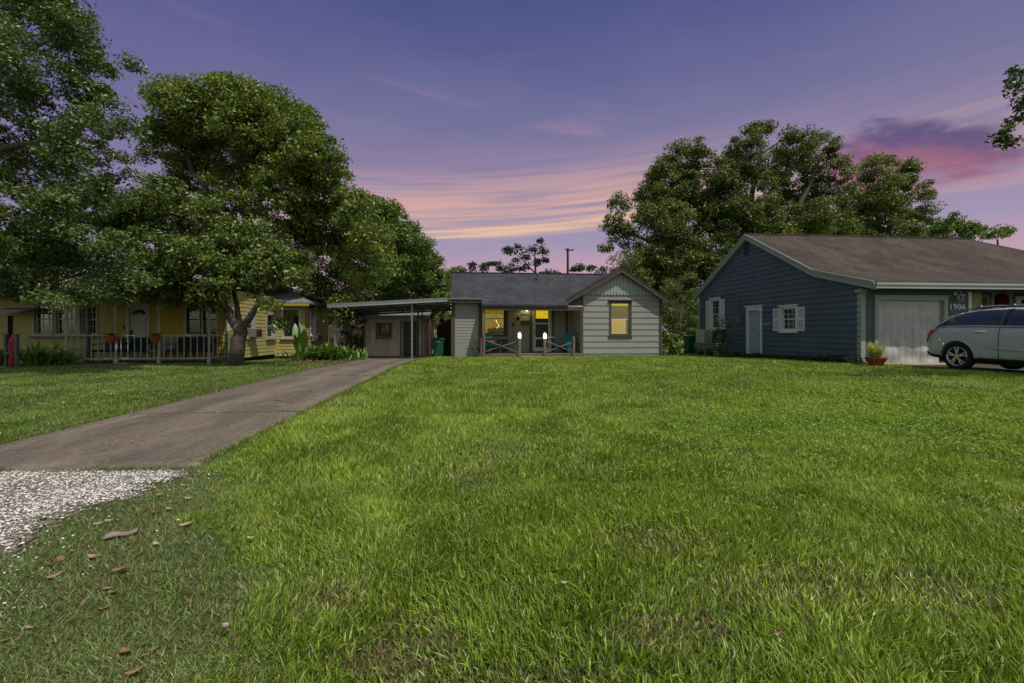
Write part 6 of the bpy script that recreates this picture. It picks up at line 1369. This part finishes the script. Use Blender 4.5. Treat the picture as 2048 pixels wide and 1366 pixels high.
bush('wall_shrub', 'dark leafy shrub climbing beside the air conditioner on the blue wall', 20.6, [(1440,690,12),(1450,700,12),(1430,705,9),(1462,706,9),(1445,670,9),(1452,650,7),(1440,640,6),(1432,660,5)], 55, 42, .16, .08, [(.03,.06,.014),(.09,.12,.03)], (1447,713), ne=120, stem=.012)
bush('rose_shrub', 'twiggy shrub with a few pale leaves over the rear side window', 20.9, [(1425,650,8),(1440,628,7),(1462,640,8),(1468,660,6),(1420,668,6)], 55, 10, .16, .06, [(.06,.08,.04),(.18,.18,.13)], (1440,713), ne=140, stem=.008)
bush('oleander', 'flowering shrub with white blooms left of the shed', 23.6, [(690,640,14),(705,625,14),(715,650,14),(690,665,15),(712,675,14),(722,615,10),(715,690,12),(700,655,12),(724,640,9)], 40, 60, .2, .13, [(.05,.09,.015),(.13,.18,.03)], (705,712), .3, .4)
f_, = (MB(),)
t = thing('white_blooms', 'cluster of small white flowers on the shrub left of the shed', 'flowers', tuple(PX(690, 650, 23.2)))
for (px, py) in ((699,644),(708,645),(678,660),(683,655),(690,634),(705,632),(716,646),(676,662)):
    c_ = PX(px, py, 23.1)
    for k_ in range(5): a = k_*1.257; f_.face([c_, c_+Vector((.05*math.cos(a-.4), -.02, .05*math.sin(a-.4))), c_+Vector((.09*math.cos(a), 0, .09*math.sin(a))), c_+Vector((.05*math.cos(a+.4), -.02, .05*math.sin(a+.4)))])
f_.build('petals', mat('white_petal', (.6,.58,.5), .7, .2), t, fix=False)
# strap-leaved plants (ginger, banana, fronds)
def straps(name, label, px, py, T_, n, L, w, cols, spread=.6, group=None, cat='plant', arch=.7, rad=.25, basez=None):
    b0 = PX(px, py, T_); b0.z = gz(b0.y) if basez is None else basez; t = thing(name, label, cat, tuple(b0), group); V = []; F = []; C_ = []
    for i in range(n):
        a = random.uniform(0, 6.28); q_ = b0+Vector((random.gauss(0, rad), random.gauss(0, rad*.6), random.uniform(0, .35)*L)); l = L*random.uniform(.6, 1.15); out = random.uniform(.15, 1)*spread; c = np.array(cols[0])+(np.array(cols[1])-np.array(cols[0]))*random.random(); ww_ = w*random.uniform(.7, 1.2); m_ = 6
        d = Vector((math.cos(a), math.sin(a), 0)); s_ = Vector((-math.sin(a), math.cos(a), 0)); k0 = len(V)
        for j in range(m_+1):
            u = j/m_; p = q_+d*l*out*u+Vector((0,0,l*(u-arch*out*u*u*.9))); wd = ww_*math.sin(math.pi*min(1, .12+.88*u))**.7*.5 if j < m_ else .002
            V += [tuple(p-s_*wd+Vector((0,0,wd*.3))), tuple(p), tuple(p+s_*wd+Vector((0,0,wd*.3)))]; C_ += [c*random.uniform(.9,1.1)]*3
            if j: b_ = k0+3*j; F += [(b_-3, b_-2, b_+1, b_), (b_-2, b_-1, b_+2, b_+1)]
    npmesh('leaves', np.array(V, float), np.array(F), M['leaf'], t, np.array(C_)); return t
G1 = [(.03,.075,.018), (.11,.20,.03)]; G2 = [(.07,.13,.025), (.20,.30,.05)]
straps('banana_plant', 'broad leaved banana plant at the corner of the yellow house', 605, 716, 18.8, 9, 1.35, .26, G1, .35, rad=.1)
for i, (px, py, T_, n, L, lab) in enumerate([(622,718,18.3,40,.85,'dark strappy plant clump beside the banana plant'), (645,718,18.2,46,.95,'glossy ginger plant clump in the middle of the bed before the carport'), (672,716,18.4,52,1.0,'bright ginger plant clump at the left carport post'), (694,714,18.8,36,.85,'arching light green clump right of the carport post'), (600,722,18.0,22,.5,'low ragged plant at the left end of the bed')]):
    straps('ginger_plant', lab, px, py, T_, int(n*1.7), L*.72, .10, G1 if i < 2 else G2, 1.25, 'strap leaved plants in the bed before the carport', rad=.34, arch=.62)
for (px, n, L, lab) in ((85, 26, .95, 'tall light green fern like plant under the triple window'), (65, 24, .6, 'low leafy plant beside the red cart'), (108, 34, .62, 'spreading leafy plant at the left porch post'), (8, 40, .7, 'leafy plant at the far left edge beyond the red cart'), (-20, 30, .8, 'leafy plant left of the cart, mostly out of frame')):
    straps('flower_bed_plant', lab, px, 724, 14.9, int(n*1.6), L*.85, .12, G2 if n < 30 else [(.05,.10,.02),(.14,.22,.045)], 1.3, 'plants in the bed before the yellow house', rad=.28)
# potted fern by the garage
xp_, yp_ = XP(1752, 12.95), 12.95; zp = .105
t = thing('potted_fern', 'yellow green fern in a wide terracotta bowl beside the garage door', 'potted plant', (xp_, yp_, zp))
f = MB(); f.lathe([(.15,0),(.17,.02),(.26,.20),(.285,.235),(.29,.27),(.27,.27),(.25,.23),(.001,.21)], (xp_, yp_, zp), 24); f.build('pot', M['terracotta'], t)
V = []; F = []; C_ = []
for i in range(40):
    a = random.uniform(0, 6.28); out = random.uniform(.05, .75); l = random.uniform(.4, .62); d = Vector((math.cos(a), math.sin(a), 0)); s_ = Vector((-math.sin(a), math.cos(a), 0)); q_ = Vector((xp_, yp_, zp+.22))+d*random.uniform(0, .14); c = np.array((.26,.31,.03))+np.array((.20,.18,.04))*random.random()
    for j in range(1, 16):
        u = j/15; p = q_+d*l*out*u+Vector((0,0,l*(u-.45*out*u*u)))
        for sg in (-1, 1):
            w_ = .105*math.sin(math.pi*min(1, .2+.8*u))+.010; k0 = len(V); e = p+s_*sg*w_+Vector((0,0,.02))+d*.02; V += [tuple(p-d*.010), tuple(e), tuple(p+d*.014+Vector((0,0,.012)))]; F.append((k0, k0+1, k0+2)); C_ += [c*random.uniform(.8,1.2)]*3
npmesh('fronds', np.array(V), np.array(F), M['leaf'], t, np.array(C_))
# fences
def fence(name, label, x0, y0, x1, y1, z0, h, mt, slope=0):
    t = thing(name, label, 'fence', ((x0+x1)/2, (y0+y1)/2, z0)); L = math.hypot(x1-x0, y1-y0); n = int(L/.15); f = MB()
    for i in range(n):
        u0, u1 = i/n, (i+.93)/n; hh = h+slope*u0+random.uniform(-.02,.02); f.beam((x0+(x1-x0)*u0, y0+(y1-y0)*u0, z0+hh/2), (x0+(x1-x0)*u1, y0+(y1-y0)*u1, z0+hh/2), .022, hh)
    f.build('boards', mt, t); f = MB()
    for zz in (.3, h-.3): f.beam((x0, y0+.04, z0+zz), (x1, y1+.04, z0+zz), .04, .08)
    f.build('rails', mt, t)
fence('board_fence', 'old brown board fence between the yellow house and the shed', XP(632, 26.5), 26.5, XP(735, 26.5), 26.5, -.2, 1.75, mat('brown_grey_fence', (.16,.12,.10), .9, .1, .5, 3, .2, 40, stretch=(5,5,.5)))
fence('side_gate_fence', 'dark sloping wooden fence beside the bin and the grey house', XP(875, 25.6), 25.6, XP(903, 23.2)-.02, 23.2, -.15, 1.55, M['fence'], .45)
# utility pole
T = 60; x, y = PX(1135.5, 600, T).x, PX(1135.5, 600, T).y
t = thing('utility_pole', 'thin dark utility pole with a short crossarm above the grey roof', 'utility pole', (x, y, -.2)); zt = CZ+T*(660-497)/900
f = MB(); f.tube([(x, y, -.2), (x, y, zt)], [.2, .14], 10); f.build('pole', mat('pole_wood', (.05,.04,.035), .9, .1, .4, 4), t)
f = MB(); f.beam((x-.35, y-.15, zt-.25), (x+.75, y-.15, zt-.25), .12, .14); f.build('crossarm', mat('arm_wood', (.05,.04,.035), .9, .1), t)
for dx_ in (-.28, .25, .68): f = MB(); f.lathe([(.05,0),(.09,.06),(.06,.12),(.09,.18),(.03,.24)], (x+dx_, y-.15, zt-.18), 8); f.build('insulator', mat('insulator_%d' % int(dx_*100), (.35,.33,.30), .4, .5), t)
# far roof peak behind the carport
T = 34; c_ = PX(792, 600, T); t = thing('far_house', 'small distant house whose reddish roof peak shows above the carport', 'house', (c_.x, c_.y, -.2))
f = MB(); f.box(c_.x-2.6, c_.x+2.6, c_.y, c_.y+6, -.2, 2.7); f.build('wall', M['shed'], t)
f = MB(); zt = PX(792, 596, T).z; f.add([(c_.x-3, c_.y-.3, 2.65), (c_.x+3, c_.y-.3, 2.65), (c_.x, c_.y+1.8, zt), (c_.x-3, c_.y+6.3, 2.65), (c_.x+3, c_.y+6.3, 2.65), (c_.x, c_.y+4, zt)], [(0,1,2), (3,0,2,5), (1,4,5,2), (4,3,5), (0,3,4,1)]); f.build('roof', mat('reddish_roof', (.13,.09,.08), .9, .1, .4, 3), t)
# weeds strip along the blue wall
n = 9000; x = rng.uniform(12.35, 12.8, n); y = rng.uniform(13.5, 24, n); h = rng.uniform(.04, .22, n)*(.4+fbm(x, y, .5, 71)); z = gzn(y)+h; a = rot_rand(n)*.04; b_ = rot_rand(n)*.03; p = np.stack([x, y, z], 1)
V = np.stack([p-a, p+b_, p+a, p-b_], 1).reshape(-1, 3); F = np.array([[0,1,2,3]])+4*np.arange(n)[:,None]; c = np.array([.03,.065,.014])*rng.uniform(.5, 1.6, (n,1))
tag(npmesh('wall_weeds', V, F, M['leaf'], col=np.repeat(c, 4, 0)), 'dark low weeds along the foot of the blue side wall', 'weeds', kind='stuff')
# leaf litter below the ginger bed
n = 1500; x = rng.uniform(XP(575, 17.5), XP(705, 17.5), n); y = rng.uniform(16.2, 18.2, n); kp = x < -4.6; x = x[kp]; y = y[kp]; n = len(x); p = np.stack([x, y, gzn(y)+rng.uniform(.01, .07, n)], 1); a = rot_rand(n)*np.array([.05,.05,.02]); b_ = rot_rand(n)*np.array([.03,.03,.015])
V = np.stack([p-a, p+b_, p+a, p-b_], 1).reshape(-1, 3); F = np.array([[0,1,2,3]])+4*np.arange(n)[:,None]; c = np.array([.22,.13,.085])*rng.uniform(.3, 1.5, (n,1))
tag(npmesh('leaf_litter', V, F, M['leaf'], col=np.repeat(c, 4, 0)), 'brown leaf litter under the ginger plants', 'leaf litter', kind='stuff')
# fallen leaves, each its own
LV = [(187,1117,26,'T','pale tan broad fallen leaf lying flat among short turf'), (123,1122,28,'O','long orange yellow fallen leaf near the gravel edge'), (104,1133,26,'D','dark olive curled leaf just below the long orange one'), (69,1126,16,'R','small rust leaf at the lower gravel edge'), (165,1143,16,'R','forked rust leaf standing upright in short turf'),
 (240,1146,34,'B','largest curled brown leaf in the short turf'), (111,1155,28,'T','flat tan leaf below the dark olive one'), (215,1179,20,'T','tan leaf overlapping an orange leaf'), (226,1188,24,'O','orange leaf under a tan leaf at the turf edge'), (70,1186,16,'P','small pale leaf in the shady turf at left'),
 (211,1219,22,'B','folded orange brown leaf leaning in the grass'), (142,1243,26,'O','bright orange leaf alone in the short turf'), (57,1259,22,'T','pinkish tan oval leaf low at the left'), (10,1284,24,'O','orange leaf cut by the left edge of the photo'), (250,1312,34,'O','long orange leaf pointing up right near the bottom'),
 (291,1318,18,'O','small orange leaf, lower of a pair near the bottom'), (309,1306,20,'O','orange yellow leaf, upper of a pair near the bottom'), (268,1354,34,'B','long brown leaf at the bottom edge'), (469,1073,20,'R','upright reddish leaf stuck in the long grass'), (520,1067,22,'R','tilted reddish brown leaf in the grass, middle of three'),
 (561,1066,18,'P','pale tan leaf upright in the grass, right of three'), (501,1094,16,'P','small pinkish pale leaf in long grass under the reddish pair'), (312,1094,22,'P','pinkish leaf in the ragged grass right of the bark piece'), (371,1054,24,'P','pale grey leaf in the taller grass'), (293,1024,18,'R','thin rust leaf standing beside the gravel'), (308,1028,18,'O','orange leaf next to a thin rust leaf by the gravel'),
 (218,1044,18,'T','tan leaf at the gravel border, left of two'), (196,1050,18,'P','pale leaf at the gravel border, leftmost'), (146,1104,14,'O','small orange leaf above the long orange one'), (232,1097,14,'R','small rust leaf under the grey bark piece'), (338,1023,20,'T','pinkish tan leaf at the start of the long grass'), (367,976,18,'P','pale tan leaf near the tip of the gravel'), (319,994,18,'B','orange brown leaf sunk in turf near the gravel tip'),
 (377,1002,18,'T','tan leaf right of the sunken orange one'), (1128,1187,16,'P','pale leaf in a thin patch in the middle of the lawn'), (1548,1047,18,'T','tan leaf in the bright grass right of centre'), (1557,1295,22,'R','dark reddish leaf near the bottom right of the lawn'), (655,1343,12,'R','small rust leaf at the bottom left of the long grass')]
LC = {'T': (.30,.20,.13), 'O': (.23,.13,.06), 'D': (.10,.075,.02), 'R': (.20,.10,.055), 'B': (.25,.14,.07), 'P': (.40,.29,.21)}
lm = {k_: mat('dry_leaf_'+n_, c_, .6, .3, .5, 30, .3, 60) for (k_, c_), n_ in zip(LC.items(), ('tan', 'orange', 'olive', 'rust', 'brown', 'pale'))}
for (px, py, wpx, kd, lab) in LV:
    g = GP(px, py); t_ = (CZ-g.z)*FPX/(py-HOR); L = wpx*t_/FPX*.85; curl = random.uniform(.1, .35); az_ = random.uniform(-.6, .6); up_ = 'upright' in lab or 'tilted' in lab or 'standing' in lab; f = MB(); nn = 8
    for i in range(nn+1):
        u = i/nn; w_ = L*.27*math.sin(math.pi*min(.98, .05+.93*u))**.7*random.uniform(.88, 1.1)
        for s_ in (-1, -.5, 0, .5, 1): f.v.append((L*(u-.5), s_*w_, L*curl*((s_*s_)*.45+ (2*u-1)**2*.5)+random.uniform(-.01,.01)*L))
        if i:
            for j in range(4): a = (i-1)*5+j; f.f.append((a, a+1, a+6, a+5)); f.mi.append(0)
    f.tube([(L*.5, 0, L*curl*.5), (L*.66, .0, L*(curl*.5+.06))], .0012+L*.012, 4)
    o = f.build('fallen_leaf', lm[kd], smooth=True); o.modifiers.new('t', 'SOLIDIFY').thickness = .001
    o.location = g+Vector((0,0,.045 if px > 420 else (.014 if px > 230 else .004))); o.rotation_euler = (random.uniform(-.3,.3), -1.2 if up_ else random.uniform(-.3,.1), az_)
    tag(o, lab, 'leaf', 'fallen leaves on the grass')
g = GP(243, 1073); f = MB()
for i in range(9):
    u = i/8
    for s_ in range(5): v_ = (s_-2)/2; w_ = .035*(1-.5*u)*(1+.3*math.sin(u*9)); f.v.append(((u-.5)*.15, v_*w_, -.014*v_*v_+.006*math.sin(u*7)+.012*u))
    if i:
        for j in range(4): a = (i-1)*5+j; f.f.append((a, a+1, a+6, a+5)); f.mi.append(0)
o = f.build('bark_piece', mat('grey_bark_piece', (.25,.20,.17), .85, .2, .6, 30, .6, 80), smooth=True); o.modifiers.new('t', 'SOLIDIFY').thickness = .004; o.location = g+Vector((0,0,.022)); o.rotation_euler = (0,0,.25); tag(o, 'large curled grey piece of bark lying near the gravel', 'bark')
g = GP(451, 1278); f = MB(); f.lathe([(.001,-.012),(.012,-.010),(.018,0),(.014,.010),(.001,.014)], (0,0,0), 10); o = f.build('pale_pebble', mat('pinkish_pebble', (.30,.23,.20), .6, .3, .3, 20), smooth=True); o.location = g+Vector((0,0,.05)); o.scale = (.8,.6,.8); tag(o, 'round pinkish pebble resting in the long grass at lower left', 'pebble')
